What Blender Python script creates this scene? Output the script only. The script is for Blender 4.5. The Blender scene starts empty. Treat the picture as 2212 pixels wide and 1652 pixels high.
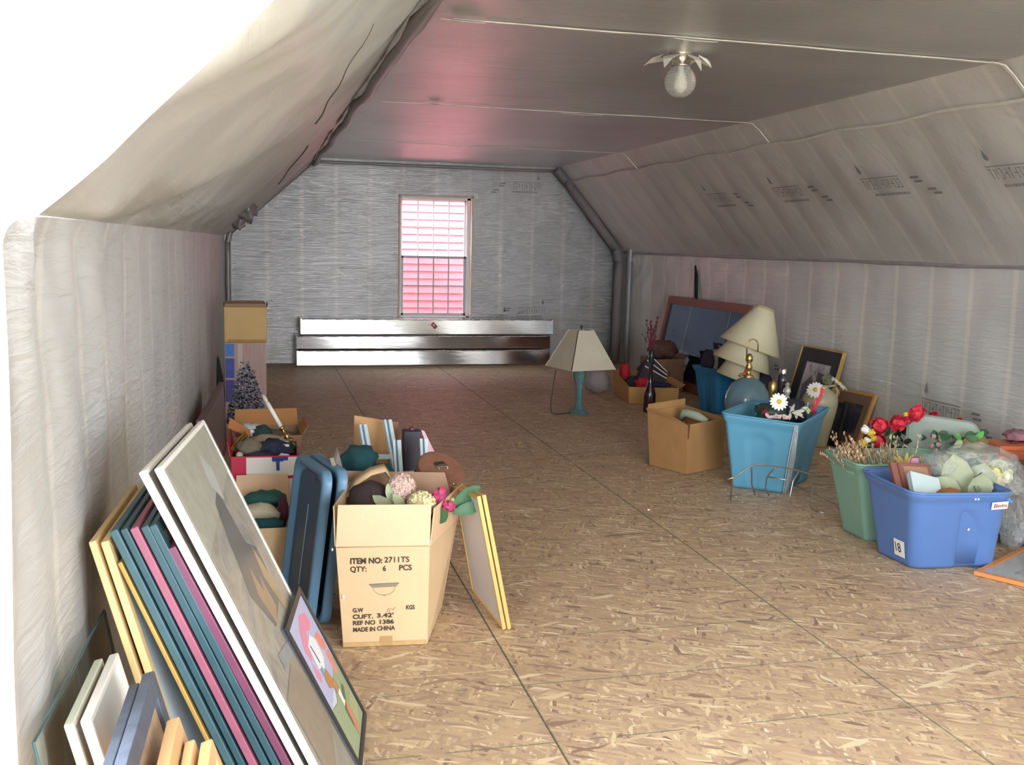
import bpy, bmesh, math, random
from math import sin, cos, pi, radians, sqrt
from mathutils import Vector, Matrix, noise
random.seed(7)
S = bpy.context.scene
COL = S.collection

# ------------------------------------------------------------------ camera
CAM_H, YAW, PIT, ROL, FPX = 1.4754, 0.2444, 0.1348, 0.0223, 2193.6
cd = bpy.data.cameras.new('camera')
cam = bpy.data.objects.new('camera', cd)
COL.objects.link(cam)
_F = Vector((sin(YAW) * cos(PIT), cos(YAW) * cos(PIT), -sin(PIT)))
_R = Vector((cos(YAW), -sin(YAW), 0))
_U = _R.cross(_F)
_R2 = _R * cos(ROL) + _U * sin(ROL)
_U2 = _U * cos(ROL) - _R * sin(ROL)
_m = Matrix((_R2, _U2, -_F)).transposed().to_4x4()
_m.translation = (0, 0, CAM_H)
cam.matrix_world = _m
cd.sensor_fit = 'HORIZONTAL'
cd.sensor_width = 36
cd.lens = 36 * FPX / 2212
cd.clip_start = 0.02
S.camera = cam

# ------------------------------------------------------------------ world, daylight, exposure
SKY = 18.0
w = bpy.data.worlds.new('overcast_sky')
S.world = w
w.use_nodes = True
nt = w.node_tree
bg = nt.nodes['Background']
bg.inputs['Strength'].default_value = SKY
bg.inputs['Color'].default_value = (0.94, 0.97, 1.0, 1)
S.view_settings.view_transform = 'Standard'
S.view_settings.look = 'None'
S.view_settings.exposure = 0.16
S.view_settings.gamma = 1.0
S.view_settings.use_curve_mapping = False
S.cycles.max_bounces = 14
S.cycles.diffuse_bounces = 8
S.cycles.glossy_bounces = 6
S.cycles.transparent_max_bounces = 16
S.cycles.caustics_reflective = True
S.cycles.sample_clamp_indirect = 6.0


def portal(name, loc, rot, sx, sy):
    l = bpy.data.lights.new(name, 'AREA')
    l.shape = 'RECTANGLE'
    l.size, l.size_y = sx, sy
    l.cycles.is_portal = True
    o = bpy.data.objects.new(name, l)
    o.location = loc
    o.rotation_euler = rot
    COL.objects.link(o)


# room dimensions (metres)
XL, XR, YB, YF = -0.40, 4.535, 12.47, -1.2
HC, KL, KR = 2.444, 1.51, 1.395
CL, CR = 0.656, 3.62
YE = 1.78            # where the film on the left wall ends
portal('gable_daylight', (1.70, YF - 0.06, 1.18), (pi / 2, 0, 0), 2.75, 2.0)
portal('dormer_daylight', (XL - 0.06, 1.35, 1.3), (0, -pi / 2, 0), 2.2, 1.3)
portal('window_daylight', (2.1, YB + 0.2, 1.3), (-pi / 2, 0, 0), 0.9, 1.4)


# ------------------------------------------------------------------ materials
def lin(c):
    if isinstance(c, str):
        c = [int(c[i:i + 2], 16) / 255 for i in (0, 2, 4)]
    return tuple((x / 12.92 if x <= 0.04045 else ((x + 0.055) / 1.055) ** 2.4) for x in c) + (1,)


class NT:
    def __init__(s, m):
        s.m = m
        s.t = m.node_tree
        s.b = s.t.nodes['Principled BSDF']

    def n(s, typ, **kw):
        x = s.t.nodes.new('ShaderNode' + typ)
        for k, v in kw.items():
            if k in x.inputs.keys():
                x.inputs[k].default_value = v
            else:
                setattr(x, k, v)
        return x

    def l(s, a, b):
        s.t.links.new(a, b)

    def coord(s, kind='Object', scale=(1, 1, 1), rot=(0, 0, 0)):
        tc = s.n('TexCoord')
        mp = s.n('Mapping')
        mp.inputs['Scale'].default_value = scale
        mp.inputs['Rotation'].default_value = rot
        s.l(tc.outputs[kind], mp.inputs['Vector'])
        return mp.outputs['Vector']

    def ramp(s, fac, stops):
        r = s.n('ValToRGB')
        e = r.color_ramp.elements
        e[0].position, e[0].color = stops[0]
        e[1].position, e[1].color = stops[-1]
        for p, c in stops[1:-1]:
            x = e.new(p)
            x.color = c
        s.l(fac, r.inputs['Fac'])
        return r.outputs['Color']

    def mix(s, a, b, fac=0.5, mode='MIX'):
        x = s.n('Mix')
        x.data_type = 'RGBA'
        x.blend_type = mode
        for v, i in ((fac, 0), (a, 6), (b, 7)):
            if hasattr(v, 'is_linked') or hasattr(v, 'links'):
                s.l(v, x.inputs[i])
            else:
                x.inputs[i].default_value = v
        return x.outputs[2]

    def math(s, op, a, b=0.0):
        x = s.n('Math', operation=op)
        for v, i in ((a, 0), (b, 1)):
            if hasattr(v, 'links'):
                s.l(v, x.inputs[i])
            else:
                x.inputs[i].default_value = v
        return x.outputs[0]

    def bump(s, h, strength=0.3, dist=0.01):
        x = s.n('Bump')
        x.inputs['Strength'].default_value = strength
        x.inputs['Distance'].default_value = dist
        s.l(h, x.inputs['Height'])
        s.l(x.outputs['Normal'], s.b.inputs['Normal'])


MATS = {}


def mat(name, col, rough=0.6, metal=0.0, var=0.12, vscale=6.0, bump=0.0, bscale=60.0, spec=0.5, stretch=(1, 1, 1), **kw):
    """plain procedural material: base colour with a little noise variation"""
    if name in MATS:
        return MATS[name]
    m = bpy.data.materials.new(name)
    m.use_nodes = True
    t = NT(m)
    c = lin(col)
    t.b.inputs['Roughness'].default_value = rough
    t.b.inputs['Metallic'].default_value = metal
    t.b.inputs['Specular IOR Level'].default_value = spec
    v = t.coord('Object', stretch)
    nz = t.n('TexNoise', Scale=vscale, Detail=5.0, Roughness=0.6)
    t.l(v, nz.inputs['Vector'])
    lo = tuple(x * (1 - var) for x in c[:3]) + (1,)
    hi = tuple(min(1, x * (1 + var)) for x in c[:3]) + (1,)
    t.l(t.ramp(nz.outputs['Fac'], [(0.3, lo), (0.7, hi)]), t.b.inputs['Base Color'])
    if bump:
        n2 = t.n('TexNoise', Scale=bscale, Detail=3.0)
        t.l(v, n2.inputs['Vector'])
        t.bump(n2.outputs['Fac'], bump, 0.01)
    for k, x in kw.items():
        t.b.inputs[k].default_value = x
    MATS[name] = m
    return m


def film_mat(name, axis, base=(0.40, 0.40, 0.41), stud_dir=None, wr=(1, 1, 1), tangent='U', rough=0.36, stud_off=0.0, metal=0.75, studamp=1.0, bumpk=1.0, aniso=0.85):
    """clear plastic over silver insulation: soft metallic sheen stretched along one
    direction, studs showing through as paler stripes every 0.406 m along `axis`"""
    m = bpy.data.materials.new(name)
    m.use_nodes = True
    t = NT(m)
    tc = t.n('TexCoord')
    sep = t.n('SeparateXYZ')
    t.l(tc.outputs['Object'], sep.inputs[0])
    c = sep.outputs[axis]
    ph = t.math('FRACT', t.math('ADD', t.math('DIVIDE', t.math('ADD', c, stud_off), 0.406), 0.0))
    d = t.math('ABSOLUTE', t.math('SUBTRACT', ph, 0.5))
    stripe = t.n('MapRange', interpolation_type='SMOOTHSTEP')
    stripe.inputs['From Min'].default_value = 0.075
    stripe.inputs['From Max'].default_value = 0.03
    t.l(d, stripe.inputs['Value'])
    n1 = t.n('TexNoise', Scale=1.3, Detail=4.0)
    t.l(tc.outputs['Object'], n1.inputs['Vector'])
    b = lin(base) if isinstance(base, str) else base + (1,)
    basec = t.ramp(n1.outputs['Fac'], [(0.3, tuple(x * 0.88 for x in b[:3]) + (1,)), (0.7, tuple(x * 1.1 for x in b[:3]) + (1,))])
    tan = (b[0] * 1.55, b[1] * 1.48, b[2] * 1.36, 1)
    col = t.mix(basec, tan, t.math('MULTIPLY', stripe.outputs['Result'], 0.62 * studamp))
    t.l(col, t.b.inputs['Base Color'])
    t.b.inputs['Metallic'].default_value = metal
    t.b.inputs['Roughness'].default_value = rough
    t.b.inputs['Anisotropic'].default_value = aniso
    tg = t.n('Tangent', direction_type='UV_MAP')
    t.l(tg.outputs[0], t.b.inputs['Tangent'])
    # fine stretch wrinkles
    mp = t.n('Mapping')
    mp.inputs['Scale'].default_value = wr
    t.l(tc.outputs['Object'], mp.inputs['Vector'])
    n2 = t.n('TexNoise', Scale=6.0, Detail=4.0, Distortion=0.6)
    t.l(mp.outputs[0], n2.inputs['Vector'])
    n3 = t.n('TexNoise', Scale=2.2, Detail=3.0, Distortion=1.5)
    t.l(tc.outputs['Object'], n3.inputs['Vector'])
    h = t.math('ADD', n2.outputs['Fac'], t.math('MULTIPLY', n3.outputs['Fac'], 1.4 if aniso < .95 else .15))
    t.bump(h, 0.35 * bumpk, 0.012)
    return m


def osb_mat():
    m = bpy.data.materials.new('osb_flakes')
    m.use_nodes = True
    t = NT(m)
    tc = t.n('TexCoord')
    cur = None
    pal = [(0.0, lin('93796a')), (0.05, lin('a58b77')), (0.14, lin('b79d88')), (0.45, lin('c3a98b')), (0.8, lin('cfb695')), (0.93, lin('dfcaa6')), (1.0, lin('ecdcc0'))]
    for i, (ang, sx, sy, off) in enumerate(((0.15, 13, 72, 0.0), (-0.6, 15, 70, 3.3), (0.9, 16, 74, 7.7), (1.45, 15, 70, 5.1), (-1.2, 17, 78, 9.4), (0.5, 14, 76, 2.2), (-0.25, 9, 46, 6.2))):
        mp0 = t.n('Mapping')
        mp0.inputs['Rotation'].default_value = (0, 0, ang)
        mp0.inputs['Location'].default_value = (off, off * 1.7, 0)
        nzw = t.n('TexNoise', Scale=9.0, Detail=2.0)
        t.l(tc.outputs['Object'], nzw.inputs['Vector'])
        ad = t.n('VectorMath', operation='MULTIPLY_ADD')
        ad.inputs[1].default_value = (0.03, 0.03, 0)
        t.l(nzw.outputs['Color'], ad.inputs[0])
        t.l(tc.outputs['Object'], ad.inputs[2])
        t.l(ad.outputs[0], mp0.inputs['Vector'])
        mp = t.n('Mapping')
        mp.inputs['Scale'].default_value = (sx, sy, 1)
        t.l(mp0.outputs[0], mp.inputs['Vector'])
        vo = t.n('TexVoronoi', Scale=1.0)
        vo.voronoi_dimensions = '2D'
        t.l(mp.outputs[0], vo.inputs['Vector'])
        sp = t.n('SeparateColor')
        t.l(vo.outputs['Color'], sp.inputs[0])
        col = t.ramp(sp.outputs[0], pal)
        # thin grain inside the flake
        if cur is None:
            cur = col
        else:
            msk = t.n('MapRange')
            msk.inputs['From Min'].default_value = 0.50 if i < 6 else 0.90
            msk.inputs['From Max'].default_value = 0.60 if i < 6 else 0.93
            t.l(sp.outputs[1], msk.inputs['Value'])
            cur = t.mix(cur, col, msk.outputs['Result'])
            lasth = sp.outputs[0]
    big = t.n('TexNoise', Scale=0.9, Detail=3.0)
    t.l(tc.outputs['Object'], big.inputs['Vector'])
    cur = t.mix(cur, t.ramp(big.outputs['Fac'], [(0.3, (0.88, 0.84, 0.82, 1)), (0.7, (1, 1, 1, 1))]), 0.8, 'MULTIPLY')
    # snapped green chalk lines over the joists
    sep = t.n('SeparateXYZ')
    t.l(tc.outputs['Object'], sep.inputs[0])
    ph = t.math('FRACT', t.math('DIVIDE', t.math('ADD', sep.outputs[1], 0.15 + 0.203 - 0.06), 0.406))
    dd = t.math('LESS_THAN', t.math('ABSOLUTE', t.math('SUBTRACT', ph, 0.5)), 0.007)
    nb = t.n('TexNoise', Scale=3.0, Detail=4.0)
    t.l(tc.outputs['Object'], nb.inputs['Vector'])
    mk = t.math('MULTIPLY', dd, t.math('MULTIPLY', t.math('GREATER_THAN', nb.outputs['Fac'], 0.44), 0.75))
    px = t.math('FRACT', t.math('DIVIDE', t.math('ADD', sep.outputs[0], -0.848 + 12.2 + 0.61), 1.22))
    sx_ = t.math('MULTIPLY', t.math('LESS_THAN', t.math('ABSOLUTE', t.math('SUBTRACT', px, 0.5)), 0.0042), 0.55)
    mk = t.math('MAXIMUM', mk, sx_)
    cur = t.mix(cur, lin('5f735f'), mk)
    t.l(cur, t.b.inputs['Base Color'])
    t.b.inputs['Roughness'].default_value = 0.55
    t.b.inputs['Specular IOR Level'].default_value = 0.35
    t.bump(lasth, 0.12, 0.003)
    return m


# ------------------------------------------------------------------ object helpers
def link(o, parent=None):
    COL.objects.link(o)
    if parent is not None:
        o.parent = parent
    return o


def tag(o, label=None, cat=None, group=None, kind=None):
    if label:
        o['label'] = label
    if cat:
        o['category'] = cat
    if group:
        o['group'] = group
    if kind:
        o['kind'] = kind
    return o


class MB:
    """collects verts and faces, links them as one mesh object"""

    def __init__(s):
        s.v, s.f = [], []

    def add(s, vs, fs):
        k = len(s.v)
        s.v += [Vector(p) for p in vs]
        s.f += [tuple(i + k for i in f) for f in fs]
        return s

    def hexa(s, p):
        """8 corners: bottom ring 0-3, top ring 4-7"""
        return s.add(p, [(3, 2, 1, 0), (4, 5, 6, 7), (0, 1, 5, 4), (1, 2, 6, 5), (2, 3, 7, 6), (3, 0, 4, 7)])

    def box(s, c, d, M=None):
        x, y, z = d[0] / 2, d[1] / 2, d[2] / 2
        p = [Vector(q) for q in ((-x, -y, -z), (x, -y, -z), (x, y, -z), (-x, y, -z), (-x, -y, z), (x, -y, z), (x, y, z), (-x, y, z))]
        if M is not None:
            p = [M @ q for q in p]
        c = Vector(c)
        return s.hexa([q + c for q in p])

    def bar(s, a, b, wx, wy, up=(0, 0, 1)):
        a, b = Vector(a), Vector(b)
        d = (b - a).normalized()
        u = Vector(up)
        if abs(d.dot(u)) > 0.98:
            u = Vector((1, 0, 0))
        r = d.cross(u).normalized() * wx / 2
        q = r.cross(d).normalized() * wy / 2
        return s.hexa([a - r - q, a + r - q, a + r + q, a - r + q, b - r - q, b + r - q, b + r + q, b - r + q])

    def slab(s, quad, n, t):
        """a quad extruded along n by t"""
        n = Vector(n).normalized() * t
        q = [Vector(p) for p in quad]
        return s.hexa(q + [p + n for p in q])

    def prism(s, poly, n):
        n = Vector(n)
        a = [Vector(p) for p in poly]
        k = len(a)
        return s.add(a + [p + n for p in a], [tuple(reversed(range(k))), tuple(range(k, 2 * k))] + [(i, (i + 1) % k, (i + 1) % k + k, i + k) for i in range(k)])

    def tube(s, pts, r, n=8, cap=True):
        pts = [Vector(p) for p in pts]
        rs = r if isinstance(r, (list, tuple)) else [r] * len(pts)
        k0 = len(s.v)
        prev = None
        for i, p in enumerate(pts):
            d = (pts[min(i + 1, len(pts) - 1)] - pts[max(i - 1, 0)]).normalized()
            if prev is None:
                u = d.cross(Vector((0, 0, 1)))
                if u.length < 1e-3:
                    u = d.cross(Vector((1, 0, 0)))
            else:
                u = prev - d * prev.dot(d)
            u.normalize()
            prev = u
            w_ = d.cross(u)
            for j in range(n):
                a = 2 * pi * j / n
                s.v.append(p + (u * cos(a) + w_ * sin(a)) * rs[i])
        for i in range(len(pts) - 1):
            for j in range(n):
                a, b = k0 + i * n + j, k0 + i * n + (j + 1) % n
                s.f.append((a, b, b + n, a + n))
        if cap:
            s.f.append(tuple(reversed(range(k0, k0 + n))))
            e = k0 + (len(pts) - 1) * n
            s.f.append(tuple(range(e, e + n)))
        return s

    def lathe(s, prof, n=24, M=None, c=(0, 0, 0)):
        k0 = len(s.v)
        c = Vector(c)
        for r, z in prof:
            for j in range(n):
                a = 2 * pi * j / n
                p = Vector((r * cos(a), r * sin(a), z))
                s.v.append((M @ p if M is not None else p) + c)
        for i in range(len(prof) - 1):
            for j in range(n):
                a, b = k0 + i * n + j, k0 + i * n + (j + 1) % n
                s.f.append((a, b, b + n, a + n))
        return s

    def lump(s, c, d, seed=0, amp=0.25, fr=2.0, sub=3, M=None):
        bm = bmesh.new()
        bmesh.ops.create_icosphere(bm, subdivisions=sub, radius=1)
        off = Vector((seed * 3.1, seed * 1.7, seed * 5.3))
        k0 = len(s.v)
        for v in bm.verts:
            p = v.co.copy()
            q = p * (1 + amp * noise.fractal(p * fr + off, 0.7, 2.0, 4))
            q = Vector((q.x * d[0] / 2, q.y * d[1] / 2, q.z * d[2] / 2))
            s.v.append((M @ q if M is not None else q) + Vector(c))
        for f in bm.faces:
            s.f.append(tuple(k0 + v.index for v in f.verts))
        bm.free()
        return s

    def build(s, name, m, parent=None, smooth=False, org=None, bevel=0.0, solid=0.0, kind=None, label=None, sub=0):
        me = bpy.data.meshes.new(name)
        o0 = Vector(org) if org is not None else (parent.location if parent is not None and parent.get('_w') else Vector((0, 0, 0)))
        me.from_pydata([tuple(p - o0) for p in s.v], [], s.f)
        me.validate()
        bm = bmesh.new()
        bm.from_mesh(me)
        bmesh.ops.recalc_face_normals(bm, faces=bm.faces)
        bm.to_mesh(me)
        bm.free()
        if smooth:
            me.polygons.foreach_set('use_smooth', [True] * len(me.polygons))
        me.materials.append(m)
        o = bpy.data.objects.new(name, me)
        link(o, parent)
        if solid:
            x = o.modifiers.new('solid', 'SOLIDIFY')
            x.thickness = solid
            x.offset = 0
        if bevel:
            x = o.modifiers.new('bevel', 'BEVEL')
            x.width = bevel
            x.segments = 2
            x.limit_method = 'ANGLE'
        if sub:
            x = o.modifiers.new('sub', 'SUBSURF')
            x.levels = x.render_levels = sub
        if kind:
            o['kind'] = kind
        if label:
            o['label'] = label
        return o


def thing(name, label, cat, loc, group=None, rot=None):
    """Empty at the base of a thing; parts built with world coordinates (no rotation)"""
    o = bpy.data.objects.new(name, None)
    o.empty_display_size = 0.05
    o.location = loc
    link(o)
    tag(o, label, cat, group)
    o['_w'] = 1
    if rot is not None:
        o.rotation_euler = rot
        o['_w'] = 0
    return o


def sub_of(part, root):
    """parent an already built part (local to root) under another part of the same root"""
    return part


def text_mesh(name, body, size, m, parent, M, sx=1.0, org=None, bold=0.0):
    """flat printed text; M maps text plane (x right, y up) to world"""
    cu = bpy.data.curves.new(name, 'FONT')
    cu.body = body
    cu.size = size
    cu.offset = bold
    cu.extrude = 0.0004
    o = bpy.data.objects.new(name, cu)
    COL.objects.link(o)
    dg = bpy.context.evaluated_depsgraph_get()
    me = bpy.data.meshes.new_from_object(o.evaluated_get(dg))
    bpy.data.objects.remove(o)
    bpy.data.curves.remove(cu)
    o0 = Vector(org) if org is not None else (parent.location if parent.get('_w') else Vector((0, 0, 0)))
    me.transform(Matrix.Diagonal((sx, 1, 1, 1)))
    me.transform(M)
    me.transform(Matrix.Translation(-o0))
    me.materials.clear()
    me.materials.append(m)
    me.name = name
    t = bpy.data.objects.new(name, me)
    return link(t, parent)


def frame3(o, xa, ya):
    """matrix from plane axes to world"""
    xa, ya = Vector(xa).normalized(), Vector(ya).normalized()
    z = xa.cross(ya).normalized()
    ya = z.cross(xa)
    M = Matrix((xa, ya, z)).transposed().to_4x4()
    M.translation = Vector(o)
    return M


def struct(o):
    o['kind'] = 'structure'
    return o


def film(name, P, nu, nv, m, disp=None, parent=None, swap=False):
    """sheet P(u,v), u,v in 0..1, displaced along its normal; UVs for the sheen direction"""
    vs, fs, uv = [], [], []
    for j in range(nv + 1):
        for i in range(nu + 1):
            u, v = i / nu, j / nv
            p = Vector(P(u, v))
            if disp:
                du = (Vector(P(min(1, u + .01), v)) - Vector(P(max(0, u - .01), v)))
                dv = (Vector(P(u, min(1, v + .01))) - Vector(P(u, max(0, v - .01))))
                n = du.cross(dv).normalized()
                p += n * disp(u, v, p)
            vs.append(p)
    for j in range(nv):
        for i in range(nu):
            a = j * (nu + 1) + i
            fs.append((a, a + 1, a + nu + 2, a + nu + 1))
    me = bpy.data.meshes.new(name)
    me.from_pydata([tuple(p) for p in vs], [], fs)
    uvl = me.uv_layers.new(name='UVMap')
    for poly in me.polygons:
        for li in poly.loop_indices:
            vi = me.loops[li].vertex_index
            a_, b_ = (vi % (nu + 1)) / nu, (vi // (nu + 1)) / nv
            uvl.data[li].uv = (b_, a_) if swap else (a_, b_)
    me.polygons.foreach_set('use_smooth', [True] * len(me.polygons))
    me.materials.append(m)
    o = bpy.data.objects.new(name, me)
    return link(o, parent)


def lerp(a, b, t):
    return a + (b - a) * t


# ================================================================== SETTING
# floor: OSB panels laid in four courses, each its own slab
OSB = osb_mat()
fl = MB().box(((XL + XR) / 2, 5.635, -0.06), (XR - XL - .02, 13.6, 0.05)).build('floor', mat('subfloor', '6b5644', 0.9))
struct(fl)
AX = [XL + 0.005, 0.848, 2.068, 3.288, XR - 0.005]
seam0 = [3.29, 2.93, 4.15, 3.3]
for r in range(4):
    y = seam0[r] - 2.44 * 3
    while y < YB:
        y0, y1 = max(y, YF + 0.01), min(y + 2.44, YB - 0.01)
        if y1 - y0 > 0.05:
            dz = random.uniform(-0.0012, 0.0012)
            x0, x1 = AX[r] + 0.0015, AX[r + 1] - 0.0015
            g = 0.0015
            MB().box(((x0 + x1) / 2, (y0 + y1) / 2, -0.017 + dz * 0.3), (x1 - x0, y1 - y0 - 2 * g, 0.034)).build('osb_panel', OSB, fl, bevel=0.0012)
        y += 2.44

def edge(u, a=0.04):
    return max(0.0, min(1.0, min(u, 1 - u) / a))

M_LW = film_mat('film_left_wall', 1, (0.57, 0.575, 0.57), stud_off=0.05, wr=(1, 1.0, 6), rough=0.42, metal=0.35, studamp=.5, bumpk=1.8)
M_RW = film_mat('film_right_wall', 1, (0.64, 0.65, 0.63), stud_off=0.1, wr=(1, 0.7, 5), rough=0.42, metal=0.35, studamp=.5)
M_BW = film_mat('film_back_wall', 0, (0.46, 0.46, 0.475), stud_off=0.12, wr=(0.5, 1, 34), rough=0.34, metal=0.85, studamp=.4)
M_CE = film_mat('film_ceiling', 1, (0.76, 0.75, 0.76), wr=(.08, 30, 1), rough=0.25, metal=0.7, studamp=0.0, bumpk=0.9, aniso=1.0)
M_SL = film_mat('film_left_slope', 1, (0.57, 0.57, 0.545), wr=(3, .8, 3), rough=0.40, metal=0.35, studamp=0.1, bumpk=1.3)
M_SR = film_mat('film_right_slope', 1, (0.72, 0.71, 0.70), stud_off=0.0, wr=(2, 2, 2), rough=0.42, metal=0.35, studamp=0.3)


def nz(p, s, seed=0.0):
    return noise.noise(Vector((p.x * s + seed, p.y * s + seed * 2.3, p.z * s - seed)))


def d_left_wall(u, v, p):
    # u along Y from the near end, v up: vertical billows between studs, deeper at the top near end
    e = edge(u, 0.03) * edge(v, 0.03)
    k = max(0, 1 - u * 2.2)
    b = 0.028 * (0.5 - 0.5 * cos(2 * pi * (p.y + 0.05) / 0.406)) * (0.35 + 1.1 * k * max(0, v - 0.35))
    f = 0.012 * k * v * v * sin(p.y * 38 + p.z * 22 + 3 * nz(p, 2))
    return e * (-b + f * 0.5 + 0.010 * nz(p, 3.0, 4))


left = film('wall_left', lambda u, v: (XL, lerp(YE - 0.05 * (1 - v) + 0.02 * sin(v * 9), YB, u ** 1.35), -.1 + v * (KL + .1 - .055 * math.exp(-u * 45))), 190, 44, M_LW, d_left_wall)
struct(left)


def d_left_slope(u, v, p):
    e = edge(u, 0.03) * edge(v, 0.03)
    k = max(0, 1 - u * 1.9)
    sag = -0.05 * sin(pi * v) * (0.6 + 0.4 * sin(p.y * 2.1))
    fold = 0.030 * k * sin((v * 14 - p.y * 3.2) + 2.5 * nz(p, 1.6)) * (1 - v * 0.6)
    fold += 0.012 * max(0, sin(v * 5.2 + p.y * 1.1)) ** 6 * sin(p.y * 2 + v * 3)
    crease = 0.014 * nz(p, 5.0, 2) + 0.02 * nz(p, 2.2, 6)
    return -e * (sag * 0.9 + fold + crease)


sl = film('ceiling_left', lambda u, v: (lerp(XL, CL, v), lerp(2.07 - .62 * max(0, v - .12) + .012 * sin(v * 23), YB, u ** 1.3), lerp(KL, HC, v)), 190, 60, M_SL, d_left_slope)
struct(sl)


def d_ceiling(u, v, p):
    e = edge(u, 0.02) * edge(v, 0.02)
    return e * (-0.018 * (0.5 - 0.5 * cos(2 * pi * (p.y - 0.2) / 2.6)) + 0.008 * nz(p, 1.2, 1))


ce = film('ceiling', lambda u, v: (lerp(CL, CR, u), lerp(YF, YB, v), HC), 60, 150, M_CE, d_ceiling)
struct(ce)


def d_right_slope(u, v, p):
    e = edge(u, 0.03) * edge(v, 0.04)
    return e * (0.014 * sin(pi * v) * (0.5 - 0.5 * cos(2 * pi * p.y / 0.406)) + 0.016 * nz(p, 1.5, 3))


sr = film('ceiling_right', lambda u, v: (lerp(XR, CR, v), lerp(YF, YB, u), lerp(KR, HC, v)), 170, 36, M_SR, d_right_slope)
struct(sr)


def d_right_wall(u, v, p):
    e = edge(u, 0.03) * edge(v, 0.04)
    far = max(0, (p.y - 7) / 5)
    return e * (0.012 * (0.5 - 0.5 * cos(2 * pi * (p.y + 0.1) / 0.406)) + 0.012 * nz(p, 2.5, 8) + 0.02 * v * v * far * sin(p.y * 11 + p.z * 17))


rw = film('wall_right', lambda u, v: (XR, lerp(YF, YB, u), -.1 + v * (KR + .1)), 170, 40, M_RW, d_right_wall)
struct(rw)

# back gable wall with a window hole, built as strips round the hole
WX0, WX1, WZ0, WZ1 = 1.665, 2.545, 0.55, 2.03
xs = sorted(set([XL, CL, 1.2, WX0, WX1, 3.0, CR, XR] + [XL + 0.18 * i for i in range(1, 27)]))
zs = sorted(set([-.1, 0, WZ0, WZ1, KL, KR, HC] + [0.12 * i for i in range(1, 20)]))


def roof_z(x):
    if x < CL:
        return lerp(KL, HC, (x - XL) / (CL - XL))
    if x > CR:
        return lerp(HC, KR, (x - CR) / (XR - CR))
    return HC


me = bpy.data.meshes.new('wall_back')
bv, bf, buv = [], [], []
for i in range(len(xs) - 1):
    x0, x1 = xs[i], xs[i + 1]
    for j in range(len(zs) - 1):
        z0, z1 = zs[j], zs[j + 1]
        if x0 >= WX0 - 1e-6 and x1 <= WX1 + 1e-6 and z0 >= WZ0 - 1e-6 and z1 <= WZ1 + 1e-6:
            continue
        a, b = roof_z(x0), roof_z(x1)
        q = [(x0, min(z0, a)), (x1, min(z0, b)), (x1, min(z1, b)), (x0, min(z1, a))]
        if max(q[2][1] - q[1][1], q[3][1] - q[0][1]) < 1e-5:
            continue
        k = len(bv)
        bv += [(x, YB, z) for x, z in q]
        buv += [(x / 5, z / 5) for x, z in q]
        bf.append((k, k + 1, k + 2, k + 3))
me.from_pydata(bv, [], bf)
ul = me.uv_layers.new(name='UVMap')
for poly in me.polygons:
    for li in poly.loop_indices:
        q = buv[me.loops[li].vertex_index]
        ul.data[li].uv = (q[1], q[0])
me.materials.append(M_BW)
struct(link(bpy.data.objects.new('wall_back', me)))

# near gable wall behind the camera, with its daylight opening
mwf = mat('near_gable_board', '9a948c', 0.8)
f = MB()
GX0, GX1, GZ0, GZ1 = 0.35, 3.05, 0.20, 2.15
f.box(((XL + GX0) / 2, YF, HC / 2), (GX0 - XL + .1, .06, HC))
f.box(((GX1 + XR) / 2, YF, HC / 2), (XR - GX1 + .1, .06, HC))
f.box(((GX0 + GX1) / 2, YF, GZ0 / 2), (GX1 - GX0, .06, GZ0))
f.box(((GX0 + GX1) / 2, YF, (GZ1 + HC) / 2), (GX1 - GX0, .06, HC - GZ1 + .02))
struct(f.build('wall_front', mwf))
# low wall and roof of the dormer bay beside the camera
f = MB().box((XL - .03, (YF + YE) / 2 - .03, 0.11), (.06, YE - YF - .06, 0.22))
YD = 0.75  # unseen wall and slope up to here, added to cut the side daylight
f.box((XL - .03, (YF + YD) / 2, KL / 2), (.06, YD - YF, KL))
f.hexa([(XL, YF, KL), (XL - .06, YF, KL), (XL - .06, YD, KL), (XL, YD, KL), (CL, YF, HC), (CL, YF, HC + .05), (CL, YD, HC + .05), (CL, YD, HC)])
struct(f.build('wall_dormer', mwf))
f = MB().hexa([(CL, YF, HC), (CL + .02, YF, HC), (CL + .02, 2.0, HC), (CL, 2.0, HC), (XL - .5, YF, HC + .03), (XL - .5, YF, HC + .06), (XL - .5, 2.0, HC + .06), (XL - .5, 2.0, HC + .03)])
struct(f.build('ceiling_dormer', mwf))
# ------------------------------------------------------------------ film seams, loose folds and torn bits
M_TAPE = mat('seam_tape', 'dcd9d2', 0.5, 0.1, var=0.08, vscale=20)
M_GAP = mat('dark_gap', '6d6662', 0.8)
M_FOLD = mat('film_fold', 'a8a4a8', 0.45, 0.3)


def ribbon(pts, wd, up, t=0.004, jit=0.0):
    b = MB()
    up = Vector(up).normalized()
    pts = [Vector(p) for p in pts]
    k0 = 0
    for i, p in enumerate(pts):
        d = (pts[min(i + 1, len(pts) - 1)] - pts[max(0, i - 1)]).normalized()
        s_ = d.cross(up).normalized() * wd / 2
        q = up * (t + jit * random.random())
        b.v += [p - s_, p + s_, p + s_ * .8 + q, p - s_ * .8 + q]
    for i in range(len(pts) - 1):
        a = 4 * i
        for j in range(4):
            b.f.append((a + j, a + (j + 1) % 4, a + 4 + (j + 1) % 4, a + 4 + j))
    return b


def seg(a, b, n):
    a, b = Vector(a), Vector(b)
    return [a.lerp(b, i / n) for i in range(n + 1)]


SLN = Vector((-(HC - KR), 0, -(XR - CR))).normalized()     # inward normal of right slope
LLN = Vector(((HC - KL), 0, -(CL - XL))).normalized()
tn = [0]


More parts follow.
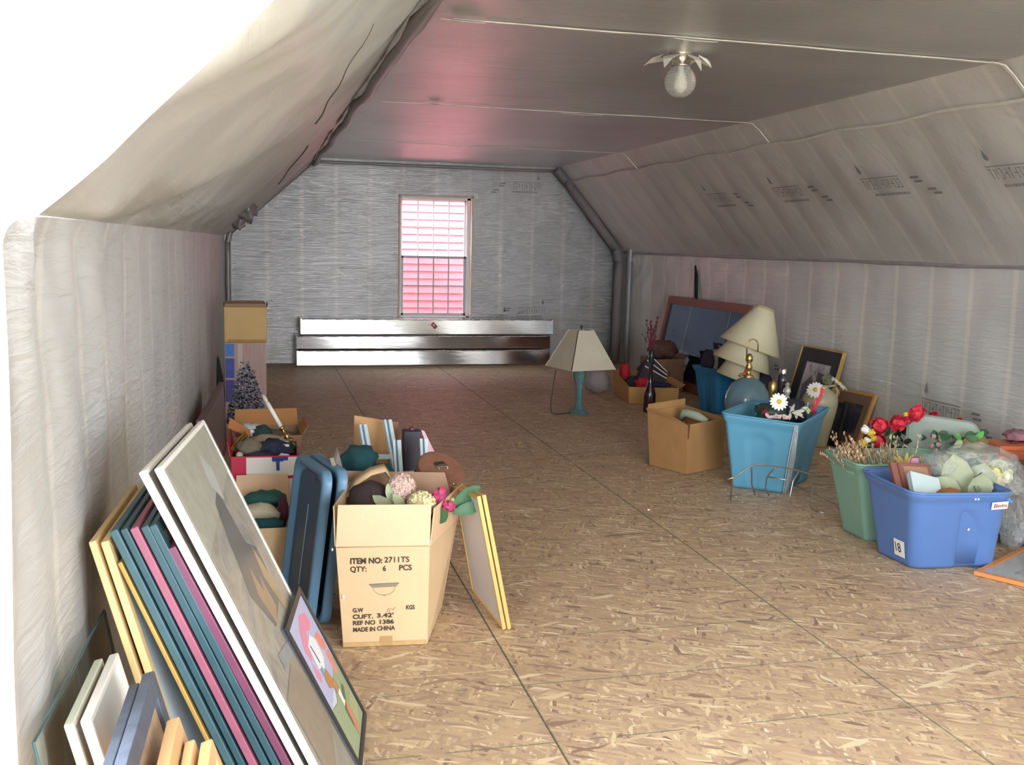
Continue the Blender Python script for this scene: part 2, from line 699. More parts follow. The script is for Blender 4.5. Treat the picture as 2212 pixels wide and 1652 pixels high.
def trim(b, m, parent=None, **k):
    tn[0] += 1
    return struct(b.build('trim_%d' % tn[0], m, parent, **k))


def on_rs(x, y, off=0.0):
    t = (XR - x) / (XR - CR)
    return Vector((x, y, lerp(KR, HC, t))) + SLN * off


# ceiling cross seams running on down the right slope
for yy, wd in ((4.42, 0.020), (7.10, 0.018), (9.9, 0.015)):
    pts = seg((CL + .15, yy, HC - .012), (CR - .1, yy + .06, HC - .012), 26)
    for p in pts:
        p.z -= 0.010 + 0.006 * noise.noise(p * 2)
    trim(ribbon(pts, wd, (0, 0, -1), 0.003, 0.003), M_TAPE)
    pts = [Vector((CR - .1, yy + .06, HC - .02)), Vector((CR - .02, yy + .06, HC - .03)), on_rs(CR + .06, yy + .06, .02), on_rs(3.765, yy + .05, .016)]
    trim(ribbon(pts, wd * 1.2, SLN, 0.004, .003), M_TAPE)
# lengthwise seam on the right slope
pts = [on_rs(3.762 + 0.008 * sin(i * 1.3), YF + .1 + i * (YB - YF - .3) / 60, 0.022) for i in range(61)]
trim(ribbon(pts, 0.020, SLN, 0.004, .004), M_TAPE)
# folded edge where the right slope meets the right wall
pts = [Vector((XR - .012 - .01 * noise.noise(Vector((i * .3, 0, 0))), YF + .1 + i * (YB - YF - .2) / 50, KR + 0.01 + .012 * noise.noise(Vector((i * .4, 3, 0))))) for i in range(51)]
trim(MB().tube(pts, 0.016, 6), M_FOLD, smooth=True)
# rolled edge up the left slope, and a split seam in the film
pts = []
for i in range(40):
    t = i / 39
    y = lerp(3.6, 12.3, t)
    x = lerp(0.60, 0.60, t)
    pts.append(Vector((x + .02 * noise.noise(Vector((t * 9, 1, 2))), y, lerp(KL, HC, (x - XL) / (CL - XL)))) + LLN * (0.05 + .015 * noise.noise(Vector((t * 14, 5, 0)))))
trim(MB().tube(pts, [0.022 + .012 * (0.5 + noise.noise(Vector((i * .5, 0, 9)))) for i in range(40)], 8), mat('film_roll', 'a09a9a', 0.4, 0.45), smooth=True)
pts = [Vector((lerp(.243, .205, i / 15), lerp(2.7, 4.74, i / 15), 0)) for i in range(16)]
for p in pts:
    p.z = lerp(KL, HC, (p.x - XL) / (CL - XL))
pts = [p + LLN * 0.07 + Vector((0.004 * sin(i * 1.1), 0, 0)) for i, p in enumerate(pts)]
trim(MB().tube(pts, [0.001 + 0.0025 * i / 15 for i in range(16)], 6), M_GAP)
pts = [Vector((lerp(.252, .11, i / 9), lerp(6.4, 8.5, i / 9), 0)) for i in range(10)]
pts = [Vector((p.x, p.y, lerp(KL, HC, (p.x - XL) / (CL - XL)))) + LLN * (0.06 + .004 * sin(i)) for i, p in enumerate(pts)]
trim(MB().tube(pts, 0.004, 6), M_GAP)
# gathered film hanging from the left slope near the gable
for cx, cy, s_ in ((-0.12, 9.4, .16), (-0.22, 10.2, .12)):
    c = Vector((cx, cy, lerp(KL, HC, (cx - XL) / (CL - XL)))) + LLN * .04
    trim(MB().lump(c, (s_, s_ * 1.8, s_ * 1.2), seed=int(cy * 3), amp=.5, fr=2.6), M_FOLD, smooth=True)
# end roll of insulation round the right side of the gable, and a thin one on the left
yy = YB - .16
dk = mat('insulation_edge', '8b868a', 0.7, 0.1)
pts = [(3.58, yy, HC - .03), (3.72, yy, 2.27), (4.40, yy, KR + .05), (4.44, yy, KR - .1), (4.43, yy, 0.03)]
trim(MB().tube([p for a, b in zip(pts, pts[1:]) for p in seg(a, b, 6)], 0.06, 8), dk, smooth=True)
pts = [(4.50, yy - .25, KR + .12), (4.49, yy - .25, KR - .1), (4.49, yy - .25, .03)]
trim(MB().tube([p for a, b in zip(pts, pts[1:]) for p in seg(a, b, 4)], 0.03, 6), mat('insulation_pale', 'a8abb0', .5, .3), smooth=True)
pts = [(0.62, YB - .05, HC - .04), (-0.33, YB - .05, KL + .04), (-0.36, YB - .05, KL - .08), (-.365, YB - .05, .03)]
trim(MB().tube([p for a, b in zip(pts, pts[1:]) for p in seg(a, b, 10)], 0.03, 8), M_FOLD, smooth=True)
pts = [(0.62, YB - .06, HC - .05), (3.6, YB - .06, HC - .05)]
trim(MB().tube(seg(pts[0], pts[1], 20), 0.02, 6), M_FOLD, smooth=True)
# slit in the right wall film near the gable
trim(MB().prism([(XR - .035, 10.12, 1.30), (XR - .035, 10.085, .97), (XR - .035, 10.03, .90), (XR - .035, 10.06, 1.2)], (.02, 0, 0)), mat('slit_black', '1c1a1e', .9))
# torn plastic tips round the ceiling lamp and two other holes
M_TORN = mat('torn_film', 'e4e2da', 0.4, 0.0, var=.05)
LX, LY = 2.04, 4.858
for a, r0, dz in ((2.4, .17, .02), (3.0, .19, .05), (3.7, .14, .07), (5.3, .12, .08), (5.9, .15, .05), (0.3, .20, .03), (1.0, .19, .02)):
    d = Vector((cos(a), sin(a), 0))
    s_ = Vector((-sin(a), cos(a), 0))
    c = Vector((LX, LY, HC - .03))
    p = [c + d * (r0 * .55) - s_ * .055, c + d * (r0 * .55) + s_ * .055, c + d * r0 * .8 + s_ * .03 - Vector((0, 0, dz * .3)), c + d * r0 - Vector((0, 0, dz)), c + d * r0 * .8 - s_ * .03 - Vector((0, 0, dz * .3))]
    MB().prism(p, (0, 0, .0015)).build('torn_flap', M_TORN, ce)
for x, y, l, wd in ((1.93, 4.43, .11, .03), (2.25, 7.13, .16, .05), (1.17, 7.03, .06, .05), (0.85, 4.40, .10, .05)):
    p = [Vector((x - l, y, HC - .032)), Vector((x - l * .2, y - wd, HC - .045)), Vector((x + l, y + .01, HC - .034)), Vector((x + l * .3, y + wd, HC - .028))]
    MB().prism(p, (0, 0, .002)).build('torn_flap', M_TORN, ce)

# faint maker's marks printed on the film: droplet, bar, blurred lettering strokes
M_INK = mat('faint_ink', '929296', 0.5, 0.3, var=.15, vscale=30)
M_INK2 = mat('faint_ink_pale', '918e92', 0.5, 0.3, var=.15, vscale=30)
SU = Vector((XR - CR, 0, -(HC - KR))).normalized()          # down the right slope


def mark(root, fx, ink, s=1.0):
    """fx(a, b): a along the wall toward the gable, b downward"""
    b = MB()
    n_ = fx(0, 0) - fx(0, 0)
    tear = [(0.0, -.10), (.016, -.05), (.024, -.02), (.016, 0.0), (0, .006), (-.016, 0), (-.024, -.02), (-.016, -.05)]
    def poly(p, z=0):
        vs = [fx(a * s, c * s) for a, c in p]
        b.add(vs, [tuple(range(len(vs)))])
    poly([(a + .20, c - .02) for a, c in tear])
    poly([(-.26, .03), (.26, .03), (.26, .038), (-.26, .038)])
    x = -.25
    rr = random.Random(5)
    while x < .25:
        wd = .035
        k = rr.randint(0, 3)
        for st in ([(0, 0, .008, .09), (0, .04, .03, .05)], [(0, 0, .03, .008), (.011, 0, .019, .09)], [(0, 0, .008, .09), (0, .082, .03, .09), (0, 0, .03, .008)], [(.022, 0, .03, .09), (0, 0, .008, .05)])[k]:
            poly([(x + st[0], .055 + st[1]), (x + st[2], .055 + st[1]), (x + st[2], .055 + st[3]), (x + st[0], .055 + st[3])])
        x += wd + .012
    x = -.28
    while x < .18:
        l = rr.uniform(.008, .02)
        poly([(x, .19), (x + l, .19), (x + l, .215), (x, .215)])
        x += l + .008
    for dx, dy in ((-.50, .05), (-.52, .09), (-.62, .17), (-.66, .21)):
        poly([(dx, dy), (dx + .10, dy), (dx + .10, dy + .022), (dx, dy + .022)])
    return b.build('printed_mark', ink, root)


for y in (3.55, 4.85, 6.1, 7.35, 8.6):
    mark(sr, lambda a, b, y=y: on_rs(4.00, y + a, .026) + SU * b, M_INK if y < 7 else M_INK2, .82)
for y in (5.95, 8.6):
    mark(rw, lambda a, b, y=y: Vector((XR - .035, y + a, .50 - b)), M_INK2, .8)
for x, z in ((3.25, 2.27), (3.35, 0.72), (2.85, .62)):
    mark(bpy.data.objects['wall_back'], lambda a, b, x=x, z=z: Vector((x + a, YB - .004, z - b)), M_INK2, .7)

# ------------------------------------------------------------------ window and the house outside
M_VINYL = mat('white_vinyl', 'eceef0', 0.4, var=.03)
M_VINYL_BACKLIT = mat('backlit_white_vinyl', 'c3c6cc', 0.4, var=.03)  # white vinyl of the lower sash, its backlit shade put into the colour
M_WOODE = mat('raw_wood_edge', 'e6dccf', 0.6)
glass = bpy.data.materials.new('window_glass')
glass.use_nodes = True
g = NT(glass)
tr = g.n('BsdfTransparent')
gl = g.n('BsdfGlossy', Roughness=0.02)
bkf = g.n('NewGeometry')
fr = g.n('Fresnel')
g.l(g.math('ADD', 1.45, g.math('MULTIPLY', bkf.outputs['Backfacing'], -.76)), fr.inputs['IOR'])
mx = g.n('MixShader')
g.l(fr.outputs[0], mx.inputs[0])
g.l(tr.outputs[0], mx.inputs[1])
g.l(gl.outputs[0], mx.inputs[2])
g.l(mx.outputs[0], g.t.nodes['Material Output'].inputs['Surface'])
win = thing('window_1', None, None, ((WX0 + WX1) / 2, YB, WZ0))
win['kind'] = 'structure'
wy = YB + .10
b = MB()
for x0, x1, z0, z1 in ((WX0 - .02, WX0 + .0, WZ0, WZ1 + .02), (WX1, WX1 + .02, WZ0, WZ1 + .02), (WX0 - .02, WX1 + .02, WZ1, WZ1 + .022), (WX0 - .02, WX1 + .02, WZ0 - .02, WZ0)):
    b.box(((x0 + x1) / 2, YB + .05, (z0 + z1) / 2), (x1 - x0, .16, z1 - z0))
b.build('jamb', M_WOODE, win, bevel=.003)
b = MB()
for x0, x1, z0, z1 in ((WX0, WX0 + .022, WZ0, WZ1), (WX1 - .045, WX1, WZ0, WZ1), (WX0, WX1, WZ1 - .028, WZ1), (WX0, WX1, WZ0, WZ0 + .03)):
    b.box(((x0 + x1) / 2, wy, (z0 + z1) / 2), (x1 - x0, .09, z1 - z0))
b.build('frame', M_VINYL, win, bevel=.003)


def sash(x0, x1, z0, z1, y, m, name, rail):
    s_ = MB()
    for a, c, d, e in ((x0, x0 + rail, z0, z1), (x1 - rail, x1, z0, z1), (x0, x1, z0, z0 + rail), (x0, x1, z1 - rail, z1)):
        s_.box(((a + c) / 2, y, (d + e) / 2), (c - a, .03, e - d))
    o = s_.build(name, m, win, bevel=.002)
    gx0, gx1, gz0, gz1 = x0 + rail, x1 - rail, z0 + rail, z1 - rail
    for i in (1, 2, 3):
        x = lerp(gx0, gx1, i / 4)
        k = MB().box((x, y, (gz0 + gz1) / 2), (.016, .014, gz1 - gz0)).build('muntin', m, o, org=win.location)
    MB().box(((gx0 + gx1) / 2, y, (gz0 + gz1) / 2), (gx1 - gx0, .012, .014)).build('muntin', m, o, org=win.location)
    for i in range(4):
        for j in range(2):
            xa, xb = lerp(gx0, gx1, i / 4), lerp(gx0, gx1, (i + 1) / 4)
            za, zb = lerp(gz0, gz1, j / 2), lerp(gz0, gz1, (j + 1) / 2)
            MB().box(((xa + xb) / 2, y, (za + zb) / 2), (xb - xa, .004, zb - za)).build('pane', glass, o, org=win.location)


vt = mat('translucent_vinyl', 'f2f4f6', .4, var=.02)
vn = NT(vt)
ot = vt.node_tree.nodes['Material Output']
tl_ = vn.n('BsdfTranslucent')
tl_.inputs['Color'].default_value = (.9, .9, .92, 1)
mx = vn.n('MixShader')
mx.inputs[0].default_value = .35
vn.l(vn.b.outputs[0], mx.inputs[1])
vn.l(tl_.outputs[0], mx.inputs[2])
vn.l(mx.outputs[0], ot.inputs['Surface'])
sash(1.685, 2.500, 1.295, 2.003, YB + .125, vt, 'upper_sash', .020)
sash(1.685, 2.500, WZ0 + .03, 1.315, YB + .085, M_VINYL_BACKLIT, 'lower_sash', .030)
scr = bpy.data.materials.new('insect_screen')
scr.use_nodes = True
g = NT(scr)
tr = g.n('BsdfTransparent')
df = g.n('BsdfDiffuse')
df.inputs['Color'].default_value = (.2, .2, .22, 1)
mx = g.n('MixShader')
mx.inputs[0].default_value = .22
g.l(tr.outputs[0], mx.inputs[1])
g.l(df.outputs[0], mx.inputs[2])
g.l(mx.outputs[0], g.t.nodes['Material Output'].inputs['Surface'])
MB().box((2.09, YB + .15, .94), (.80, .002, .72)).build('insect_screen', scr, win)
# unseen outside face of this gable, added to block sky over the window
M_EXT = mat('sky_blocker_face', 'b9b4ae', .8)
b = MB()
ye = YB + .20
b.box(((-3 + WX0) / 2, ye, .5), (WX0 + 3, .03, 7))
b.box(((WX1 + 7) / 2, ye, .5), (7 - WX1, .03, 7))
b.box(((WX0 + WX1) / 2, ye, (WZ0 - 3) / 2), (WX1 - WX0, .03, WZ0 + 3))
b.box(((WX0 + WX1) / 2, ye, (WZ1 + 4) / 2), (WX1 - WX0, .03, 4 - WZ1))
struct(b.build('wall_sky_blocker', M_EXT))
M_CLAP = mat('pink_clapboard', 'd4808f', 0.55, var=.05, vscale=3, stretch=(.3, 1, 6))
house = thing('neighbouring_house', 'pink clapboard house close outside the gable window', 'house', (2.1, 15.0, -3))
HY = YB + 2.0
MB().box((2.1, HY + .25, 0.2), (9, .4, 6.4)).build('wall', mat('house_sheathing', 'b56a74', .8), house)
z = -.9
proto = None
while z < 3.3:
    if proto is None:
        proto = MB().hexa([(-2.4, HY - .022, z), (6.6, HY - .022, z), (6.6, HY + .05, z), (-2.4, HY + .05, z), (-2.4, HY - .002, z + .112), (6.6, HY - .002, z + .112), (6.6, HY + .05, z + .112), (-2.4, HY + .05, z + .112)]).build('clapboard', M_CLAP, house)
        z00 = z
    else:
        o = proto.copy()
        o.location.z += z - z00
        link(o, house)
    z += .104
gr = MB().box((2, 5, -2.9), (80, 80, .1)).build('ground', mat('outdoor_ground', '8c8f80', .9))
struct(gr)

# ------------------------------------------------------------------ ceiling lamp
M_CHROME = mat('polished_chrome', 'cfccc4', 0.18, 1.0, var=.03)
M_BRASS = mat('brass', 'bfa468', 0.34, 1.0, var=.06)
lamp = thing('ceiling_lamp', 'bare glass globe lamp hanging from ceiling amid torn plastic', 'lamp', (LX, LY, HC))
MB().lathe([(0, HC - .005), (.062, HC - .008), (.06, HC - .022), (.05, HC - .03), (.048, HC - .065), (.052, HC - .07), (.05, HC - .078), (0, HC - .078)], 28, c=(LX, LY, 0)).build('canopy', M_CHROME, lamp, smooth=True)
gm = bpy.data.materials.new('prismatic_glass')
gm.use_nodes = True
g = NT(gm)
g.b.inputs['Base Color'].default_value = (.92, .93, .90, 1)
g.b.inputs['Roughness'].default_value = .12
g.b.inputs['Transmission Weight'].default_value = .8
g.b.inputs['IOR'].default_value = 1.18
tc = g.n('TexCoord')
wv = g.n('TexWave', Scale=38.0, wave_type='RINGS', rings_direction='Z')
wv2 = g.n('TexWave', Scale=26.0, wave_type='BANDS', bands_direction='Z')
g.l(tc.outputs['Object'], wv.inputs['Vector'])
g.l(tc.outputs['Object'], wv2.inputs['Vector'])
g.bump(g.math('ADD', wv.outputs['Fac'], wv2.outputs['Fac']), .5, .004)
R_, cz = .078, HC - .148
prof = [(.045, HC - .076)] + [(R_ * cos(a), cz + R_ * sin(a)) for a in [radians(x) for x in range(52, -91, -10)]]
prof.append((0.0005, cz - R_))
MB().lathe(prof, 32, c=(LX, LY, 0)).build('globe', gm, lamp, smooth=True)
prof = [(0.012, HC - .07), (.013, HC - .10), (.022, HC - .125), (.030, HC - .155), (.028, HC - .175), (.015, HC - .19), (0.0005, HC - .194)]
MB().lathe(prof, 20, c=(LX, LY, 0)).build('bulb', mat('frosted_bulb', 'f4f4ee', .4, var=.01), lamp, smooth=True)

# ------------------------------------------------------------------ foil covered boards under the window
fm = bpy.data.materials.new('foil_facing')
fm.use_nodes = True
g = NT(fm)
g.b.inputs['Base Color'].default_value = (.72, .73, .75, 1)
g.b.inputs['Metallic'].default_value = 1
g.b.inputs['Roughness'].default_value = .09
v = g.coord('Object', (1, 1, 1), (0, .6, 0))
w1 = g.n('TexWave', Scale=34.0, Distortion=.6, bands_direction='Z')
g.l(v, w1.inputs['Vector'])
n1 = g.n('TexNoise', Scale=9.0, Detail=4.0)
g.l(g.coord('Object', (.6, 1, 3)), n1.inputs['Vector'])
g.bump(g.math('ADD', g.math('MULTIPLY', w1.outputs['Fac'], .12), g.math('MULTIPLY', n1.outputs['Fac'], .35)), .14, .01)
M_CRUMP = mat('crumpled_foil_tape', 'd2d2d6', .16, 1.0, bump=.9, bscale=70)
for i, (x0, x1, z0, z1, tilt, lab) in enumerate(((.405, 3.515, .004, .190, -.008, 'lowest of three long foil covered boards below window'),
                                                (.400, 3.510, .200, .366, .000, 'middle board of the three stacked silver foil boards'),
                                                (.450, 3.545, .375, .566, -.009, 'top foil covered board of the stack, with red sticker'))):
    r = thing('foil_board', lab, 'board', ((x0 + x1) / 2, 12.28, z0), 'foil boards stacked under the window')
    yf, yb = 12.14, 12.40
    MB().hexa([(x0, yf + tilt, z0), (x1, yf + tilt, z0), (x1, yb, z0), (x0, yb, z0), (x0, yf - tilt, z1), (x1, yf - tilt, z1), (x1, yb, z1), (x0, yb, z1)]).build('board', fm, r, bevel=.008)
    pts = [Vector((lerp(x0 + .02, x1 - .02, k / 60), yf - tilt + .004, z1 - .012 + .003 * sin(k * 2.1))) for k in range(61)]
    MB().tube(pts, [.008 + .003 * random.random() for k in range(61)], 6).build('tape_edge', M_CRUMP, r, smooth=True)
    for xx in (x0, x1):
        MB().box((xx, (yf + yb) / 2, (z0 + z1) / 2), (.006, yb - yf - .02, z1 - z0 - .03)).build('end_cap', M_CRUMP, r, bevel=.002)
    if i == 2:
        c = Vector((2.04, yf - .012, .485))
        MB().prism([c + Vector((-.04, 0, .01)), c + Vector((-.01, 0, .045)), c + Vector((.04, 0, -.01)), c + Vector((.01, 0, -.045))], (0, -.001, 0)).build('sticker', mat('red_sticker', 'a84a52', .5), r, label='red diamond sticker')
        MB().prism([c + Vector((-.022, -.0015, .006)), c + Vector((-.006, -.0015, .024)), c + Vector((.010, -.0015, .004)), c + Vector((-.004, -.0015, -.014))], (0, -.001, 0)).build('sticker', mat('white_paper', 'e9e7e2', .7, var=.03), r, label='white print on the sticker')
# ================================================================== OBJECT BUILDERS
M_CARD = mat('tan_cardboard', 'd3b790', 0.75, var=.06, vscale=4, bump=.15, bscale=90)
M_CARDP = mat('pinkish_cardboard', 'dfbd9a', 0.75, var=.05, vscale=4, bump=.15, bscale=90)
M_CARDB = mat('brown_cardboard', 'b5814f', 0.8, var=.10, vscale=5, bump=.15, bscale=90)
M_CARDD = mat('dull_cardboard', '9c7d66', 0.8, var=.10, vscale=5)
M_WHITE = mat('white_paint', 'f2f1ec', 0.35, var=.02)
M_PAPER = mat('white_paper', 'e9e7e2', .7, var=.03)
M_BLACK = mat('near_black', '1f1e22', 0.5, var=.1)
M_INKB = mat('black_print', '3b342c', 0.8, var=.15, vscale=60)


def quad_lerp(q, u, v):
    return q[0].lerp(q[1], u).lerp(q[3].lerp(q[2], u), v)


def carton(name, label, cat, bot, top, m, flaps=(), group=None, t=.005, floor_z=None, m_in=None, bottom=True):
    """open carton from four bottom and four top corners (ccw from above); flaps: (edge, outward-up vector, inset a, inset b)"""
    bot = [Vector(p) for p in bot]
    top = [Vector(p) for p in top]
    c = sum(bot, Vector()) / 4
    r = thing(name, label, cat, (c.x, c.y, bot[0].z), group)
    cc = sum(top, Vector()) / 4
    for i in range(4):
        j = (i + 1) % 4
        mid = (bot[i] + bot[j] + top[i] + top[j]) / 4
        n = (top[i] - bot[i]).cross(bot[j] - bot[i]).normalized()
        if n.dot(Vector((c.x, c.y, mid.z)) - mid) < 0:
            n = -n
        k = n * t
        MB().hexa([bot[i], bot[j], bot[j] + k, bot[i] + k, top[i], top[j], top[j] + k, top[i] + k]).build('side_panel', m, r, bevel=.001)
    if bottom:
        MB().slab([p.lerp(c, .02) + Vector((0, 0, .001)) for p in bot], (0, 0, 1), t).build('bottom_panel', m, r)
    for fl_ in flaps:
        i, vec, a, b_ = fl_[:4]
        mm = fl_[4] if len(fl_) > 4 else m
        j = (i + 1) % 4
        vec = Vector(vec)
        e = top[j] - top[i]
        q = [top[i], top[j], top[j] - e * b_ + vec, top[i] + e * a + vec]
        n = (q[1] - q[0]).cross(vec)
        MB().slab(q, n, t * .8).build('flap', mm, r, bevel=.001)
    return r


def rbox(c, ux, wx, wy, z0, z1, taper=0.0):
    """bottom and top corner rings of a box turned in plan; taper = how much wider the top is per side"""
    ux = Vector((ux[0], ux[1], 0)).normalized()
    uy = Vector((-ux.y, ux.x, 0))
    def ring(z, k):
        return [Vector((c[0], c[1], z)) + ux * sx * (wx / 2 + k) + uy * sy * (wy / 2 + k) for sx, sy in ((-1, -1), (1, -1), (1, 1), (-1, 1))]
    return ring(z0, 0), ring(z1, taper)


def tote(name, label, bot, top, m, rad=.16, recess=(0, 1, 2, 3), rec=.012, lip=.014, rw=(.34, .66)):
    """moulded plastic storage bin: tapering rounded walls, arched handle recesses, rolled rim"""
    bot = [Vector(p) for p in bot]
    top = [Vector(p) for p in top]
    c = sum(bot, Vector()) / 4
    r = thing(name, label, 'storage bin', (c.x, c.y, bot[0].z))
    pts = []
    cs = [(0, 0), (1, 0), (1, 1), (0, 1)]
    for k in range(4):
        a, b_ = Vector(cs[k]), Vector(cs[(k + 1) % 4])
        n_ = 18
        for i in range(n_):
            s_ = i / n_
            f = rad + (1 - 2 * rad) * s_
            pts.append((a.lerp(b_, f), k, f))
        d = (b_ - a)
        cen = b_ - d * rad + Vector((-d.y, d.x)) * rad
        for i in range(6):
            an = -pi / 2 + (pi / 2) * i / 6
            q = cen + d * rad * cos(an) + Vector((-d.y, d.x)) * rad * sin(an)
            pts.append((q, -1, 0))
    N = len(pts)

    def P(uv, h, inset=0.0):
        u, v = uv
        u = .5 + (u - .5) * (1 - inset)
        v = .5 + (v - .5) * (1 - inset)
        return quad_lerp(bot, u, v).lerp(quad_lerp(top, u, v), h)
    b = MB()
    L = 26
    mid = (sum(top, Vector()) / 4 + c) / 2
    rings = []
    for i in range(L + 1):
        h = i / L
        ring = []
        for uv, k, s_ in pts:
            p = P(uv, h)
            if k in recess and k >= 0:
                ar = 0.80 - 0.5 * abs((s_ - .5) / (rw[1] - rw[0])) ** 2
                e = min((s_ - rw[0]) / .05, (rw[1] - s_) / .05, (ar - h) / .06)
                e = max(0, min(1, e))
                d = (mid - p)
                d.z = 0
                p = p + d.normalized() * rec * (e * e * (3 - 2 * e))
            if h > .90:
                d = (p - mid)
                d.z = 0
                p = p + d.normalized() * lip * min(1, (h - .90) / .03)
            ring.append(p)
        rings.append(ring)
    up = Vector((0, 0, 1))
    rings.append([P(uv, 1) + up * .004 for uv, k, s_ in pts])
    for h in (.98, .7, .35, .04):
        rings.append([P(uv, h, .05) for uv, k, s_ in pts])
    for ring in rings:
        b.v += ring
    for i in range(len(rings) - 1):
        for j in range(N):
            q = i * N + j
            q2 = i * N + (j + 1) % N
            b.f.append((q, q2, q2 + N, q + N))
    b.f.append(tuple(range(N)))
    e = (len(rings) - 1) * N
    b.f.append(tuple(range(e, e + N)))
    o = b.build('body', m, r)
    for p in o.data.polygons:
        p.use_smooth = len(p.vertices) == 4
    # rolled rim as its own part
    k = [P(uv, 1) for uv, kk, s_ in pts]
    out = []
    for p in k:
        d = p - mid
        d.z = 0
        out.append(p + d.normalized() * lip + up * .002)
    out.append(out[0])
    MB().tube(out, .007, 6, cap=False).build('rim', m, r, smooth=True)
    return r


def picture(name, label, q, t, rail, m_frame, m_pic, group=None, m_mat=None, matw=.0, glaze=None, cat='picture frame', recess=.35, rails=True, art=None):
    """framed panel: q = front corners A bottom-near, B bottom-far, C top-far, D top-near; t goes behind the face"""
    q = [Vector(p) for p in q]
    n = (q[1] - q[0]).cross(q[3] - q[0]).normalized()      # front normal
    base = (q[0] + q[1]) / 2
    r = thing(name, label, cat, base, group)
    W = ((q[1] - q[0]).length + (q[2] - q[3]).length) / 2
    H = ((q[3] - q[0]).length + (q[2] - q[1]).length) / 2

    def ring(k, z):
        return [quad_lerp(q, k / W, k / H) + n * z, quad_lerp(q, 1 - k / W, k / H) + n * z, quad_lerp(q, 1 - k / W, 1 - k / H) + n * z, quad_lerp(q, k / W, 1 - k / H) + n * z]
    o0, o1, i0, i1 = ring(0, 0), ring(0, -t), ring(rail, 0), ring(rail, -t)
    for i in range(4):
        j = (i + 1) % 4
        MB().hexa([o1[i], o1[j], i1[j], i1[i], o0[i], o0[j], i0[j], i0[i]]).build('frame_rail', m_frame, r, bevel=min(.002, t * .15))
    z = -t * recess
    if m_mat is not None:
        a, b_ = ring(rail, z), ring(rail + matw, z - .001)
        f = MB()
        f.add(a + b_, [(i, (i + 1) % 4, 4 + (i + 1) % 4, 4 + i) for i in range(4)])
        f.build('mat_board', m_mat, r, solid=.0012)
    pk = ring(rail + (matw if m_mat is not None else 0) - .003, z - .002)
    MB().slab(pk, n, -.003).build('picture' if cat == 'picture frame' else 'panel', m_pic, r)
    bk = ring(rail - .002, -t + .002)
    MB().slab(bk, n, .002).build('backing_board', M_CARDB, r)
    if art:
        art(r, lambda u, v, zz=.0: quad_lerp(pk, u, v) + n * (.0012 + zz), n)
    if glaze:
        MB().slab(ring(rail - .002, z + .004), n, .0016).build('glazing', glaze, r)
    return r, (lambda u, v, zz=0: quad_lerp(pk, u, v) + n * (.0012 + zz)), n


def poly_on(fx, pts, m, r, name='printed_shape', zz=0.0, n=None):
    vs = [fx(u, v, zz) for u, v in pts]
    b = MB()
    b.add(vs, [tuple(range(len(vs)))])
    return b.build(name, m, r)


gz = bpy.data.materials.new('picture_glass')
gz.use_nodes = True
g = NT(gz)
tr = g.n('BsdfTransparent')
gl = g.n('BsdfGlossy', Roughness=0.03)
bkf = g.n('NewGeometry')
fr = g.n('Fresnel')
g.l(g.math('ADD', 1.5, g.math('MULTIPLY', bkf.outputs['Backfacing'], -.8333)), fr.inputs['IOR'])
mx = g.n('MixShader')
g.l(fr.outputs[0], mx.inputs[0])
g.l(tr.outputs[0], mx.inputs[1])
g.l(gl.outputs[0], mx.inputs[2])
g.l(mx.outputs[0], g.t.nodes['Material Output'].inputs['Surface'])


def cloth(name, label, c, d, m, seed=0, amp=.35, fr_=2.2, cat='cloth', M=None):
    b = MB().lump(c, d, seed, amp, fr_, 3, M)
    o = b.build(name, m, None, smooth=True, org=(c[0], c[1], c[2] - d[2] / 2))
    o.location = (c[0], c[1], c[2] - d[2] / 2)
    return tag(o, label, cat)


def single(b, name, label, cat, m, org, group=None, **k):
    o = b.build(name, m, None, org=org, **k)
    o.location = org
    return tag(o, label, cat, group)


# flowers -----------------------------------------------------------------
def basis(n):
    n = Vector(n).normalized()
    x = n.cross(Vector((0, 0, 1)))
    if x.length < .05:
        x = n.cross(Vector((1, 0, 0)))
    x.normalize()
    return x, n.cross(x), n


def petal(c, x, d, n, l, wd, cup=.2, t=0.0):
    """leaf shaped blade from c along d, width axis x"""
    pts, fs = [], []
    for i, (s_, k) in enumerate(((0, .25), (.3, .8), (.6, 1.0), (.85, .7), (1.0, .12))):
        p = c + d * l * s_ + n * cup * l * s_ * s_
        pts += [p - x * wd / 2 * k, p + n * -wd * .12, p + x * wd / 2 * k]
    for i in range(4):
        a = i * 3
        fs += [(a, a + 1, a + 4, a + 3), (a + 1, a + 2, a + 5, a + 4)]
    return pts, fs


M_PETW = mat('white_petal', 'f4f2ee', .6, var=.03)
M_YEL = mat('flower_yellow', 'e2c23a', .7, var=.1, vscale=80)
M_STEM = mat('green_stem', '56724a', .6, var=.1)
M_LEAF = mat('leaf_green', '3f6a48', .55, var=.2, vscale=12)
M_LEAFD = mat('leaf_dark', '2f4d3b', .55, var=.2, vscale=12)
M_SAGE = mat('sage_leaf', 'a3ab8c', .7, var=.12, vscale=14)
M_RED = mat('red_rose', 'c8283f', .6, var=.15, vscale=25)
M_MAG = mat('magenta_petal', 'a02a58', .55, var=.15, vscale=25)


